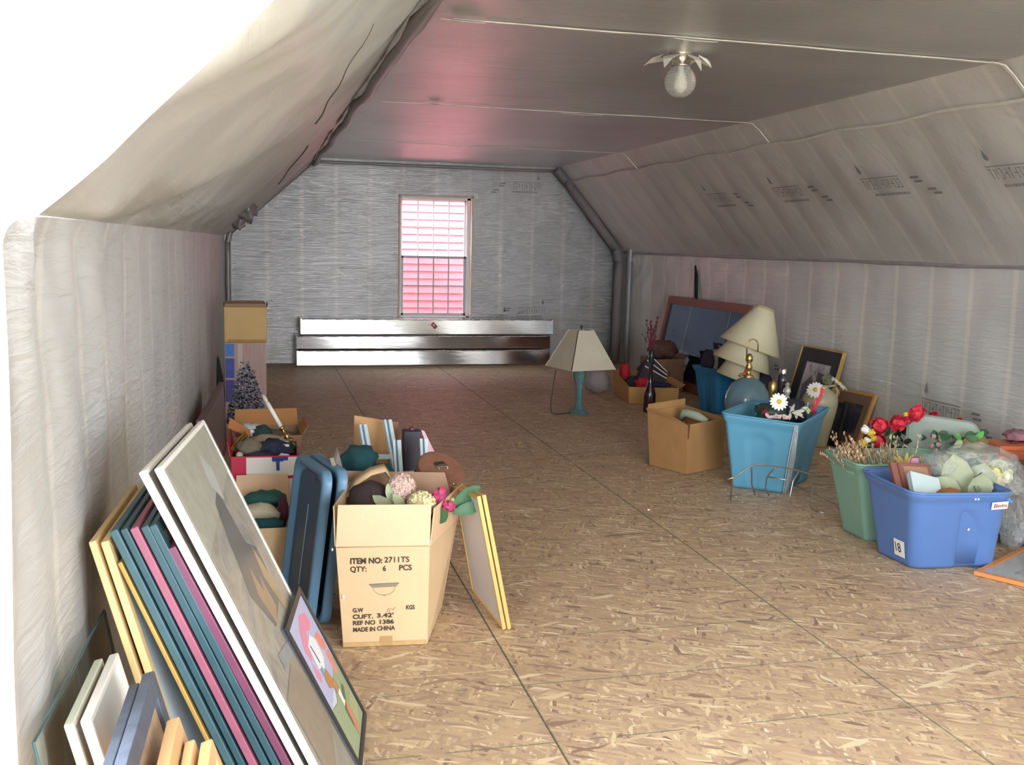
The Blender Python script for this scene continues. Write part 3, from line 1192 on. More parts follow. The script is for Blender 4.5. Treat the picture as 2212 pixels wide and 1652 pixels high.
def daisy(label, c, n, rad, stem_to, group=None):
    c = Vector(c)
    x, y, n = basis(n)
    r = thing('daisy', label, 'flower', stem_to, group)
    r.location = stem_to
    k = 16
    for i in range(k):
        a = 2 * pi * i / k + random.uniform(-.08, .08)
        d = x * cos(a) + y * sin(a)
        w_ = n.cross(d)
        v_, f_ = petal(c + d * rad * .2, w_, d, n, rad * .82, rad * .34, -.08 + random.uniform(-.1, .1))
        MB().add(v_, f_).build('petal', M_PETW, r, smooth=True)
    Mx = Matrix((x, y, n)).transposed()
    MB().lathe([(rad * .27, -.002), (rad * .27, rad * .06), (rad * .16, rad * .12), (0.0005, rad * .14)], 14, Mx, c).build('flower_centre', M_YEL, r, smooth=True)
    s_ = Vector(stem_to)
    mid = c.lerp(s_, .5) - n * rad * .5
    MB().tube([c - n * .002, c - n * rad * .4, mid, s_], .0035, 6).build('stem', M_STEM, r, smooth=True)
    return r


def rose_ball(c, rad, m, r, seed=0, name='rose', org=None):
    b = MB()
    rr = random.Random(seed)
    c = Vector(c)
    for i in range(46):
        d = Vector((rr.gauss(0, 1), rr.gauss(0, 1), rr.gauss(.25, 1))).normalized()
        x, y, n = basis(d)
        a = rr.uniform(0, 2 * pi)
        t = x * cos(a) + y * sin(a)
        v_, f_ = petal(c + d * rad * rr.uniform(.45, .8) - t * rad * .25, n.cross(t), t, d, rad * .62, rad * .62, rr.uniform(-.25, .35))
        b.add(v_, f_)
    b.lump(c, (rad * 1.3,) * 3, seed, .25, 2.5, 2)
    return b.build(name, m, r, smooth=True, org=org)


def leaf(b, c, d, l, wd, cup=-.2):
    d = Vector(d).normalized()
    f0 = Vector((-.3, -1, .45)) + Vector((noise.random() - .5, noise.random() - .5, noise.random() - .5)) * .9
    x = d.cross(f0)
    if x.length < .1:
        x = d.cross(Vector((1, 0, 0)))
    x.normalize()
    y = x.cross(d).normalized()
    v_, f_ = petal(Vector(c), x, d, y, l, wd, cup)
    return b.add(v_, f_)
# ================================================================== LEFT SIDE: the leaning frames
M_TAN = mat('light_pine', 'd9bd86', .5, var=.08, vscale=12, stretch=(1, 1, .2))
M_GOLD = mat('gold_moulding', 'b99755', .4, .3, var=.1)
M_TEAL = mat('dark_teal_paint', '2f4f5a', .45, var=.12, vscale=20)
M_TEAL2 = mat('slate_teal_paint', '3f5e68', .45, var=.12, vscale=20)
M_ROSE = mat('rose_paint', '94566c', .45, var=.1, vscale=20)
M_BURG = mat('burgundy_paint', '6b3a55', .45, var=.1, vscale=20)
M_WBRD = mat('pale_board', 'ccd6dc', .5, var=.05)
M_GREYP = mat('grey_panel', '8d8f92', .6, var=.1)


def art_mat(name, cols, scale=3.0, dist=1.5):
    m = bpy.data.materials.new(name)
    m.use_nodes = True
    t = NT(m)
    v = t.coord('Object', (1, 1, 1))
    n1 = t.n('TexNoise', Scale=scale, Detail=6.0, Roughness=.65, Distortion=dist)
    t.l(v, n1.inputs['Vector'])
    k = len(cols)
    col = t.ramp(n1.outputs['Fac'], [(.28 + .44 * i / (k - 1), lin(c)) for i, c in enumerate(cols)])
    t.l(col, t.b.inputs['Base Color'])
    t.b.inputs['Roughness'].default_value = .5
    return m


ART_DUSK = art_mat('dusky_landscape_print', ['5d5853', '8b8375', 'a09a8c', '74757a', 'b09c78'], 3.2, 2.0)
ART_GREY = art_mat('grey_print', ['6b7074', 'aab0b0', '8a8d92'], 5)
ART_MONO = art_mat('mono_print', ['50505c', '9a9aa4', 'c5c2c4', '6d6d7a'], 9, 1.0)
ART_DARK = art_mat('dark_print', ['25232e', '383644', '5b566a'], 9, 1.0)

Y0 = 2.30


def lean(name, label, xt, zt, xb, wd, du, th, rail, mf, mp, y0=Y0, **k):
    """a frame standing on the floor and leaning on the left: near edge in plane y0, back of its edge from (xb,0) to (xt,zt);
    th = thickness measured along x"""
    A = Vector((xb + th, y0, 0.003))
    D = Vector((xt + th, y0, zt))
    u = Vector((du, 1, 0)).normalized() * wd
    s_ = (D - A).normalized()
    c_ = abs(s_.z)
    return picture(name, label, [A, A + u, D + u, D], th * c_ * .92, rail, mf, mp, **k)


hazy = bpy.data.materials.new('dusty_shrink_wrap')
hazy.use_nodes = True
g = NT(hazy)
tr = g.n('BsdfTransparent')
pb = g.n('BsdfPrincipled', Roughness=.07)
pb.inputs['Base Color'].default_value = (.62, .62, .60, 1)
mx = g.n('MixShader')
mx.inputs[0].default_value = .13
g.l(tr.outputs[0], mx.inputs[1])
g.l(pb.outputs[0], mx.inputs[2])
g.l(mx.outputs[0], g.t.nodes['Material Output'].inputs['Surface'])
lean('picture_frame', 'light pine frame leaning on left wall, rearmost of tall stack', -.372, .816, -.155, .53, .05, .017, .03, M_TAN, ART_GREY)
lean('picture_frame', 'light pine frame with pale blank panel, second from left wall', -.348, .815, -.126, .53, .05, .019, .03, M_TAN, M_WBRD)
lean('picture_frame', 'narrow gold frame lower than its neighbours in the leaning stack', -0.314, .765, 0, .50, .06, .011, .02, M_GOLD, M_WBRD)
lean('picture_frame', 'slate teal frame just in front of the narrow gold one', -0.331, .840, 0.018, .50, .06, .021, .03, M_TEAL2, ART_GREY)
lean('picture_frame', 'dark teal frame with pale edge line behind rose frame', -0.308, .842, 0.046, .50, .06, .018, .03, M_TEAL, ART_GREY)
lean('picture_frame', 'rose pink wooden frame in the middle of the leaning stack', -0.289, .844, 0.07, .50, .06, .021, .03, M_ROSE, ART_GREY)
lean('picture_frame', 'dark teal frame directly in front of the rose one', -0.266, .846, 0.098, .50, .06, .020, .03, M_TEAL, ART_GREY)
lean('picture_frame', 'dark teal frame between another teal and a burgundy one', -0.249, .848, 0.124, .50, .06, .020, .03, M_TEAL, ART_GREY)
lean('picture_frame', 'burgundy frame behind the two tall white frames', -0.212, .795, 0.15, .50, .06, .022, .03, M_BURG, ART_GREY)
lean('picture_frame', 'tall white edged frame second from front of the stack', -.268, .970, .178, .60, .10, .020, .012, M_WHITE, ART_GREY)
M_SILV = mat('silver_edge', 'd8d8d4', .3, .5, var=.05)


def dusk_art(r, fx, n):
    rr = random.Random(3)
    P_ = lambda pts, c, nm='printed_shape', z=.0005: poly_on(fx, pts, mat('art_' + c, c, .5, var=.15, vscale=25), r, nm, z)
    P_([(0, .78), (1, .86), (1, 1), (0, 1)], 'a6a596', z=.0003)
    P_([(.30, .62), (.48, .84), (.62, .86), (.66, .70), (.80, .66), (.78, .52), (.45, .50)], '3f3c3c')
    P_([(.42, .60), (.50, .66), (.54, .58), (.60, .62), (.62, .52), (.48, .50)], '9a7a50', z=.001)
    P_([(.66, .60), (.72, .68), (.80, .56), (.88, .44), (.80, .42)], 'a98f5c', z=.001)
    P_([(.55, .88), (.62, .96), (.72, .90), (.66, .82)], 'b9bcba', z=.001)
    P_([(.25, .47), (.98, .40), (.98, .36), (.25, .43)], '74808a', z=.001)
    P_([(.05, .40), (.55, .42), (.62, .20), (.10, .12)], '8d7a62', z=.0008)


rr_, FX, NN = lean('picture_frame', 'large glazed dusky picture with white edge, front of leaning stack', -.236, .977, .208, .60, .10, .021, .012, M_WHITE, ART_DUSK, glaze=hazy, art=dusk_art, recess=.12)

# black framed poster propped on the big picture


def poster_art(r, fx, n):
    def P_(pts, c, z):
        poly_on(fx, pts, mat('poster_' + c, c, .5, var=.05), r, 'printed_shape', z)
    # u: 0 near edge .. 1 far edge, v: 0 bottom .. 1 top
    P_([(0, .38), (1, .46), (1, 1), (0, 1)], 'b4b6d6', .0002)
    P_([(0, 0), (1, 0), (1, .50), (.6, .44), (.35, .34), (0, .40)], '9aa886', .0003)
    P_([(.30, .88), (.55, .95), (.80, .90), (.82, .82), (.66, .80), (.52, .84), (.34, .72), (.22, .70), (.18, .80)], 'd98aa6', .0006)
    P_([(.20, .70), (.28, .58), (.20, .55), (.12, .62)], 'd98aa6', .0006)
    P_([(.70, .74), (.90, .72), (.96, .62), (.84, .58), (.74, .64)], 'e08a7c', .0006)
    P_([(.78, .58), (.95, .56), (.92, .42), (.78, .40)], 'de917c', .0006)
    P_([(.34, .78), (.56, .80), (.70, .72), (.66, .60), (.50, .56), (.30, .62)], 'dfe3ea', .0009)
    P_([(.40, .76), (.43, .76), (.46, .62), (.43, .62)], '4a5060', .0012)
    P_([(.36, .60), (.44, .60), (.42, .54), (.34, .55)], '7f9bb5', .0012)
    P_([(.34, .54), (.52, .55), (.56, .47), (.46, .42), (.33, .46)], 'b9824e', .0012)
    P_([(.46, .44), (.62, .45), (.64, .36), (.50, .34)], 'b48a63', .0012)
    P_([(.50, .36), (.62, .37), (.60, .26), (.50, .25)], 'e6e6e4', .0012)
    P_([(.58, .30), (.78, .34), (.80, .30), (.62, .24)], '5d7050', .0012)
    P_([(.46, .24), (.56, .26), (.58, .14), (.46, .10)], '5d7050', .0012)
    P_([(.52, .22), (.64, .26), (.62, .06), (.48, .02)], 'd2876c', .0014)
    for i in range(9):
        u = .66 + .034 * i
        P_([(u, .05 + .006 * i), (u + .014, .05 + .006 * i), (u + .014, .20 + .01 * (i % 3)), (u, .19 + .01 * (i % 3))], 'cfcf9a', .0010)


nrm = Vector((.8997, -.105, .4236))
pq = [Vector(p) + nrm * .036 for p in ((.228, 2.655, .010), (.276, 3.005, .006), (.070, 2.945, .455), (.022, 2.595, .462))]
picture('poster_frame', 'black framed colourful poster propped against the large dusky picture', pq, .016, .022, mat('black_frame', '20262f', .4, var=.1), M_WBRD, cat='picture frame', art=poster_art, recess=.25)

# frames at the very bottom left -----------------------------------------------------
tg = bpy.data.materials.new('green_tinted_glass')
tg.use_nodes = True
g = NT(tg)
tr = g.n('BsdfTransparent')
tr.inputs['Color'].default_value = (.86, .91, .91, 1)
gl = g.n('BsdfGlossy', Roughness=0.04)
bkf = g.n('NewGeometry')
fr = g.n('Fresnel')
g.l(g.math('ADD', 1.5, g.math('MULTIPLY', bkf.outputs['Backfacing'], -.8333)), fr.inputs['IOR'])
mx = g.n('MixShader')
g.l(fr.outputs[0], mx.inputs[0])
g.l(tr.outputs[0], mx.inputs[1])
g.l(gl.outputs[0], mx.inputs[2])
g.l(mx.outputs[0], g.t.nodes['Material Output'].inputs['Surface'])
r = thing('glass_sheet', 'greenish bare sheet of glass leaning on left wall at bottom left', 'glass', (-.29, 2.1, 0))
q = [Vector((-.285, 1.80, .003)), Vector((-.262, 2.46, .003)), Vector((-.366, 2.46, .60)), Vector((-.389, 1.80, .605))]
MB().slab(q, (1, 0, .2), .005).build('pane', tg, r)
ed = mat('glass_edge', '3f6268', .2, var=.1)
MB().tube([q[0], q[3], q[2], q[1]], .003, 6).build('polished_edge', ed, r)
M_SLATE = mat('blue_grey_frame', '4d5564', .5, var=.2, vscale=30)
M_OAK = mat('honey_oak', 'd2a878', .45, var=.12, vscale=14, stretch=(1, .3, 1))
M_MIRR = mat('mirror_reflection_blue', 'dfe9ee', .15, var=.02)  # pale blue stands in for what the small mirror reflects
lean('picture_frame', 'small pale green edged frame behind white one at bottom left', -.362, .588, -.215, .30, .03, .020, .012, mat('pale_green_paint', 'd3d8c8', .5, var=.04), M_WBRD, y0=1.90)
lean('picture_frame', 'small white edged mirror with pale blue painted reflection at bottom left', -.334, .594, -.180, .31, .03, .022, .012, M_WHITE, M_MIRR, y0=1.90)
lean('picture_frame', 'blue grey frame touching the small white edged mirror', -.275, .592, -.125, .48, .02, .022, .04, M_SLATE, ART_GREY, y0=1.57)
lean('picture_frame', 'blue grey frame around a tan picture at bottom left', -.250, .615, -.088, .48, .02, .026, .042, M_SLATE, art_mat('tan_print', ['9d8468', 'bda284', '7f6f62'], 5), y0=1.57)
lean('picture_frame', 'honey oak frame beside the blue grey one at bottom edge', -.196, .560, -.025, .38, .02, .028, .035, M_OAK, ART_GREY, y0=1.57)
lean('picture_frame', 'small honey oak frame, middle of three oak ones', -.158, .536, .010, .33, .02, .022, .035, M_OAK, ART_GREY, y0=1.57)
lean('picture_frame', 'honey oak frame with cream mat, rightmost of three oak ones', -.130, .534, .045, .33, .02, .026, .03, M_OAK, M_WBRD, y0=1.57, m_mat=mat('cream_mat', 'eadfb0', .7, var=.03), matw=.05)

# long wrapped panel and slim bag against the left wall further back
picture('wrapped_panel', 'large brown framed panel leaning on left wall beyond white frames', [(-.30, 5.9, .004), (-.235, 7.3, .004), (-.255, 7.3, .485), (-.33, 5.9, .455)], .03, .03, mat('mauve_brown', '7d666a', .5), mat('wrapped_film_panel', '8f8788', .35, .2), cat='panel')
b = MB()
b.lathe([(0.0005, 0), (.025, .03), (.036, .12), (.033, .25), (.02, .38), (.01, .47), (0.0005, .50)], 16, Matrix.Rotation(radians(-4), 3, 'Y'), (-.318, 8.85, .0))
single(b, 'slim_bag', 'dark slim bag standing against left wall by tall tree carton', 'bag', mat('dark_teal_bag', '4c5a62', .5), (-.318, 8.85, 0), smooth=True)

# ------------------------------------------------------------------ tall carton with tree picture, kraft carton on top
TY = 8.2
r = thing('tree_carton', 'tall narrow carton printed with a snowy christmas tree', 'carton', (-.115, TY + .15, 0))
tx0, tx1, tz = -.275, .040, .668
MB().box(((tx0 + tx1) / 2, TY + .15, tz / 2), (tx1 - tx0, .30, tz)).build('body', M_CARDP, r, bevel=.004)
MQ = lambda x0, x1, z0, z1, m, nm, k=.001: MB().box(((x0 + x1) / 2, TY - k / 2, (z0 + z1) / 2), (x1 - x0, k, z1 - z0)).build(nm, m, r)
MQ(tx0 + .004, tx1 - .004, .004, tz - .004, mat('printed_curtain', 'b59a96', .6, var=.12, vscale=16, stretch=(8, 1, .5)), 'printed_panel')
for i, (z0, z1) in enumerate(((.56, .66), (.39, .545), (.20, .375))):
    MQ(tx0 + .004, tx0 + .072, z0, z1, mat('printed_blue_%d' % i, ('4f7fd0', '4557a8', '4d4a90')[i], .6, var=.2, vscale=20), 'printed_window_pane', .002)
MQ(tx0 + .10, tx0 + .135, .02, tz - .01, mat('printed_curtain_pale', 'cdb9b0', .6), 'printed_fold', .0016)
b = MB()
rr = random.Random(11)
cx = -.118
for i in range(1500):
    z = .03 + .50 * (1 - sqrt(rr.random()))
    hw = .008 + .155 * max(0, 1 - (z + .0) / .545) ** .85 + .02 * rr.random()
    x = cx + rr.uniform(-hw, hw)
    x = max(tx0 + .012, min(tx1 - .012, x))
    s_ = rr.uniform(.005, .012)
    a = rr.uniform(0, pi)
    y = TY - .0022 - .0004 * (i % 3)
    b.add([(x + s_ * cos(a + k), y, z + s_ * .8 * sin(a + k)) for k in (0, 1.9, 3.6, 4.9)], [(0, 1, 2, 3)])
o = b.build('printed_tree', art_mat('snowy_tree_print', ['2a2b3d', '3b3d52', '6d7186', 'b4b7c4'], 45, .5), r, kind='stuff')
bt, tp = rbox((-.115, TY + .15), (1, .01), .325, .31, .672, .945)
r = carton('kraft_carton', 'plain kraft carton on top of the tall tree carton', 'carton', bt, tp, mat('kraft_pale', 'cfae78', .75, var=.05), flaps=((0, (0, -.0, .03), .03, .03, M_CARDD), (2, (0, .0, .035), .05, .02, M_CARDD), (1, (.004, 0, .03), .1, .1, M_CARDD), (3, (-.004, 0, .03), .1, .1, M_CARDD)))
MB().box((-.105, TY + .01 + .15 - .168, .683), (.29, .004, .022)).build('tape_edge', mat('kraft_dark', 'b08a55', .7), r)  # darker brown strip along the lower front of the carton

# ------------------------------------------------------------------ cartons of odds and ends behind the blue lids
M_GRNC = mat('green_cloth', '2c5f58', .85, var=.2, vscale=18)
M_CREAM = mat('cream_cloth', 'c9c2a6', .85, var=.08)
M_TEALC = mat('dark_teal_cloth', '1f4d55', .9, var=.2, vscale=10)
M_MAROON = mat('maroon_cloth', '5b2f47', .85, var=.2)
M_NAVY = mat('navy_cloth', '2c3047', .85, var=.25, vscale=14)
M_BEIGE = mat('beige_cloth', '9a8672', .85, var=.12)
carton('carton', 'tan carton of cloths hidden partly behind the blue lids', 'carton', *rbox((.0, 4.62), (1, 0), .24, .44, .003, .235, .004), M_CARD, flaps=((2, (0, .03, .13), .02, .02, M_CARDP),))
cloth('folded_cloth', 'green patterned cloth in carton behind the blue lids', (.015, 4.72, .285), (.19, .12, .08), M_GRNC, 2, .25)
cloth('folded_cloth', 'cream cloth draped over middle of that cloth carton', (-.01, 4.62, .235), (.19, .12, .11), M_CREAM, 4, .22)
cloth('folded_cloth', 'dark teal cloth at front of the cloth carton', (.01, 4.50, .205), (.17, .12, .10), M_TEALC, 6, .25)
cloth('folded_cloth', 'maroon cloth beside the edge of the blue lids', (.09, 4.62, .25), (.05, .10, .13), M_MAROON, 9, .3)

M_REDC = mat('crimson_carton', 'c22148', .5, var=.06)
bt, tp = rbox((.015, 5.10), (1, -.02), .31, .36, .003, .445, .002)
r = carton('red_carton', 'crimson and white printed carton heaped with odds and ends', 'carton', bt, tp, M_REDC, flaps=((3, (-.012, .0, .07), .0, .0),))
f0, f1 = bt[0], bt[1]
ex = (f1 - f0).normalized()
ny = Vector((ex.y, -ex.x, 0))
MF = lambda a, b_, z0, z1, m, nm, k=.0015: MB().slab([f0 + ex * a + Vector((0, 0, z0)), f0 + ex * b_ + Vector((0, 0, z0)), f0 + ex * b_ + Vector((0, 0, z1)), f0 + ex * a + Vector((0, 0, z1))], ny, k + .004).build(nm, m, r)
MF(.07, .309, .345, .436, M_PAPER, 'printed_panel')
MF(.07, .309, .05, .33, M_PAPER, 'printed_panel')
MF(.075, .125, .318, .332, M_BLACK, 'printed_strip', .003)
MF(.19, .265, .420, .436, mat('print_blue', '2346a0', .5), 'printed_bar', .003)
text_mesh('printed_letter', 'T', .075, mat('print_blue', '2346a0', .5), r, frame3(f0 + ex * .195 + Vector((0, 0, .375)) + ny * .009, ex, (0, 0, 1)), 1.0, bold=.004)
text_mesh('printed_letter', 'T', .05, mat('print_blue', '2346a0', .5), r, frame3(f0 + ex * .10 + Vector((0, 0, .20)) + ny * .009, ex, (0, 0, 1)), 1.0, bold=.004)
r = thing('small_box', 'small white box with blue top band in the crimson carton', 'box', (.07, 5.06, .40))
MB().box((.07, 5.06, .435), (.12, .10, .09)).build('body', M_PAPER, r, bevel=.003)
MB().box((.075, 5.008, .455), (.10, .003, .03)).build('printed_band', mat('print_blue', '2346a0', .5), r)
# heap
r = thing('gold_frame_corner', 'gilt moulding corner poking from the crimson carton', 'moulding', (-.13, 5.05, .40))
for i in range(4):
    k = i * .013
    MB().bar((-.150 + k * 1.0, 5.0 + k * .2, .462 - k * .35), (-.078 + k * .55, 5.08, .535 - k), .010, .012).build('gilt_strip', M_BRASS, r, bevel=.002)
single(MB().slab([(-.165, 5.12, .55), (-.06, 5.16, .49), (-.055, 5.16, .525), (-.15, 5.12, .60)], (0, 1, 0), .012), 'wood_offcut', 'orange brown wood piece sticking out of crimson carton', 'wood', mat('orange_wood', 'a8683a', .5, var=.15), (-.11, 5.14, .49), bevel=.002)
cloth('crumpled_cloth', 'beige ruffled cloth on top of the crimson carton', (.03, 5.14, .475), (.17, .12, .07), M_BEIGE, 12, .4, 3)
cloth('crumpled_cloth', 'navy cloth heaped at right of the crimson carton', (.05, 5.05, .455), (.20, .14, .09), M_NAVY, 14, .4, 3)
cloth('crumpled_cloth', 'grey taupe hat shaped cloth at left of crimson carton', (-.06, 5.02, .470), (.12, .12, .08), mat('taupe_cloth', '77705f', .9, var=.12), 17, .25)
cloth('crumpled_cloth', 'dark purple cloth at front of the crimson carton', (-.02, 4.98, .420), (.18, .10, .07), mat('plum_cloth', '3a3346', .9, var=.2), 19, .35, 3)
cloth('crumpled_cloth', 'dark green cloth at back of the crimson carton', (.0, 5.20, .505), (.10, .08, .08), mat('bottle_green_cloth', '23413f', .9, var=.2), 21, .35, 3)
cloth('plastic_bag', 'clear shiny plastic bag at back of crimson carton', (-.06, 5.22, .515), (.11, .08, .08), mat('shiny_plastic', 'b9b9bb', .15, .1, var=.2, vscale=20), 23, .45, 4, cat='bag')
for i, (x, z, s_) in enumerate(((-.105, .425, .035), (-.075, .395, .026))):
    cloth('bauble', ('pale bauble at left edge of the crimson carton', 'dull pink bauble at front edge of crimson carton')[i], (x, 4.955, z + .02), (s_, s_, s_), mat('bauble_%d' % i, ('b9b5a8', 'a38791')[i], .3), 30 + i, .05, cat='ornament')
# candle light leaning out
r = thing('electric_candle', 'white electric candle with brass base leaning out of carton', 'candle lamp', (.13, 5.20, .42))
a, b_ = Vector((.150, 5.20, .432)), Vector((.006, 5.27, .692))
d = (a - b_)
MB().tube([b_ + d * .16, b_ + d * .62], .011, 12).build('candle_sleeve', M_WHITE, r, smooth=True)
MB().tube([b_, b_ + d * .04, b_ + d * .09, b_ + d * .13, b_ + d * .16], [.002, .007, .011, .009, .006], 12).build('bulb', mat('clear_bulb', 'c9c4b8', .1, var=.1), r, smooth=True)
MB().tube([b_ + d * s_ for s_ in (.62, .65, .67, .70, .75, .79, .80, .83, .85, .88, .90, .95)], [.011, .016, .010, .008, .009, .020, .022, .012, .014, .026, .028, .010], 14).build('brass_base', M_BRASS, r, smooth=True)
MB().tube([b_ + d * .95, b_ + d * 1.06], [.02, .026], 12).build('green_cap', mat('green_plastic', '2f7d56', .4), r, smooth=True)
bt, tp = rbox((.03, 5.62), (1, .03), .33, .30, .003, .44, .01)
carton('carton', 'tan carton with raised back flap behind the electric candle', 'carton', bt, tp, M_CARDD, flaps=((2, (0, .03, .09), .02, .02, M_CARDB), (1, (.03, 0, .05), .02, .05, M_CARDB)))
cloth('crumpled_cloth', 'grey brown cloth filling the carton behind electric candle', (.03, 5.62, .39), (.28, .26, .12), mat('greybrown_cloth', '6d5d58', .9, var=.2), 25, .3)

# ------------------------------------------------------------------ the two blue lids
def lid(label, off, hz, m):
    a0 = Vector((.160 + off, 3.80, .004))       # bottom near
    a1 = Vector((.065 + off * .9, 4.20, .004))  # bottom far
    up = Vector((.075, .02, hz))
    q = [a0, a1, a1 + up, a0 + up]
    r = thing('bin_lid', label, 'lid', (a0 + a1) / 2, 'blue storage bin lids')
    n = (q[1] - q[0]).cross(q[3] - q[0]).normalized()
    if n.x > 0:
        n = -n
    W, H = (q[1] - q[0]).length, hz

    def loop(k, z, rad=.05):
        pts = []
        for cx, cy, s0 in ((k + rad, k + rad, pi), (W - k - rad, k + rad, 1.5 * pi), (W - k - rad, H - k - rad, 0), (k + rad, H - k - rad, .5 * pi)):
            for i in range(6):
                an = s0 + i / 5 * pi / 2
                pts.append(quad_lerp(q, (cx + rad * cos(an)) / W, (cy + rad * sin(an)) / H) + n * z)
        return pts
    b = MB()
    rings = [loop(0, -.030), loop(0, 0), loop(.010, .006), loop(.028, .004), loop(.034, -.012), loop(.05, -.014)]
    N = 24
    for x in rings:
        b.v += x
    for i in range(len(rings) - 1):
        for j in range(N):
            b.f.append((i * N + j, i * N + (j + 1) % N, (i + 1) * N + (j + 1) % N, (i + 1) * N + j))
    o = b.build('rim', m, r, smooth=True)
    MB().prism(loop(.048, -.018), n * .004).build('panel', mat('lid_panel_blue', '3d5470', .45, var=.08), r)
    f = lambda u, v, z: quad_lerp(q, u, v) + n * z
    MB().tube([f(.50, .18, -.012), f(.50, .72, -.012)], .003, 6).build('rib', mat('lid_rib', '7d93a8', .4), r)
    MB().slab([f(.35, .90, -.013), f(.70, .90, -.013), f(.70, .935, -.013), f(.35, .935, -.013)], n, .004).build('moulded_grip', mat('lid_panel_blue', '3d5470', .45), r)
    return r


M_LID = mat('lid_blue', '5f86a6', .4, var=.06)
lid('slate blue bin lid on edge, its dark face toward the wall', 0.0, .60, M_LID)
lid('slate blue bin lid behind another, nearest to the printed carton', .058, .605, M_LID)
# ================================================================== CENTRE: printed carton
B = [Vector(p) for p in ((.281, 3.592, .003), (.588, 3.566, .003), (.705, 3.93, .003), (.37, 3.96, .003))]
_ux = (B[1] - B[0]).normalized()
_uz = Vector((-.03, -.03, 1)).normalized()
T = [B[0] - _ux * .016 + _uz * .384, B[1] + _ux * .014 + _uz * .380, Vector((.765, 3.93, .375)), Vector((.35, 3.97, .387))]
r = carton('printed_carton', 'tall tan carton with black item print, flaps up, full of flowers', 'carton', B, T, M_CARD, flaps=(
    (0, (.004, -.016, .158), .008, .008, M_CARDP), (1, (.014, .006, .138), .0, -.03, M_CARDP), (2, (-.03, .04, .180), .04, .0, M_CARDD), (3, (-.006, -.004, .150), .05, .0, M_CARD)))
ex = (B[1] - B[0]).normalized()
uz = _uz
nf = ex.cross(uz).normalized()
O_ = B[0] + nf * .003


def ln(s_, x, z, h, sx=.78,  bold=.0006, nm='printed_text', m=M_INKB):
    return text_mesh(nm, s_, h * 1.46, m, r, frame3(O_ + ex * x + uz * z, ex, uz), sx, bold=bold)


ln('ITEM NO:', .033, .318, .0205, .92, .0010)
ln('2711TS', .156, .320, .0200, 1.02, .0004)
ln('QTY:', .033, .288, .0190, .95, .0006)
ln('6', .150, .288, .0190, .86, .0006)
ln('PCS', .208, .289, .0195, 1.0, .0006)
ln('G.W', .038, .133, .0150, .86)
ln('KGS', .231, .138, .0150, .80)
ln('CUFT.', .037, .108, .0155, 1.22)
ln("3.42'", .124, .110, .0155, 1.45)
ln('REF NO', .037, .084, .0155, 1.05)
ln('1386', .130, .085, .0155, 1.25)
ln('MADE IN', .037, .058, .0155, .90)
ln('CHINA', .124, .060, .0155, .92)
FP = lambda x, z: O_ + ex * x + uz * z + nf * .0003
# hand written 11 with a tick
b = MB()
for p, q in (((.163, .130), (.168, .146)), ((.170, .130), (.175, .146)), ((.178, .142), (.184, .138)), ((.184, .138), (.194, .148))):
    b.bar(FP(*p), FP(*q), .0012, .0008)
b.build('handwriting', M_INKB, r)
# drawing of a bowl shaped ceiling lamp
b = MB()
b.prism([FP(x, z) for x, z in ((.100, .238), (.208, .240), (.196, .228), (.112, .226))], nf * .0004)
b.build('printed_drawing', mat('print_grey', '8a8272', .8), r)
b = MB()
arc = [FP(.154 + .040 * cos(a), .226 + .030 * sin(a)) for a in [pi + pi * i / 16 for i in range(17)]]
for p, q in zip(arc, arc[1:]):
    b.bar(p, q, .0012, .0006)
for p, q in (((.100, .239), (.208, .241)), ((.100, .239), (.114, .226)), ((.208, .241), (.196, .228)), ((.112, .226), (.197, .228)), ((.150, .196), (.154, .192)), ((.154, .192), (.159, .197))):
    b.bar(FP(*p), FP(*q), .0013, .0006)
b.build('printed_drawing', M_INKB, r)
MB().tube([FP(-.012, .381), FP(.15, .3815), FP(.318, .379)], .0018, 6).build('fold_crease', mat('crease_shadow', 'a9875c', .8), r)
MB().slab([FP(.135, .001), FP(.180, .001), FP(.180, .036), FP(.135, .036)], nf, .0008).build('tape', mat('carton_tape', 'b99464', .5), r)
MB().slab([FP(0, .0), FP(.306, .0), FP(.306, .016), FP(0, .016)], nf, .0006).build('scuffed_edge', mat('carton_scuff', 'c09d6c', .8, var=.15, vscale=30), r)
# torn white paper spots and faint side print
for x, z, s_ in ((.006, .196, .010), (.318, .398, .009), (-.028, .375, .006)):
    MB().lump(FP(x, z) + nf * .002, (s_ * 1.2, s_ * .5, s_ * 1.8), int(z * 99), .5, 2, 1).build('torn_paper', M_PAPER, r)
e2 = (B[2] - B[1]).normalized()
n2 = Vector((e2.y, -e2.x, 0))
for i in range(2):
    z = .215 - .035 * i
    c = B[1] + e2 * .215 + n2 * .006 + Vector((0, 0, z))
    c += (T[1] - B[1]) * (z / .38) * 1.0 - Vector((0, 0, z))
    MB().slab([c, c + e2 * .10, c + e2 * .10 + Vector((0, 0, .02)), c + Vector((0, 0, .02))], n2, .001).build('printed_mark', mat('side_print', '6f6c66', .8), r)

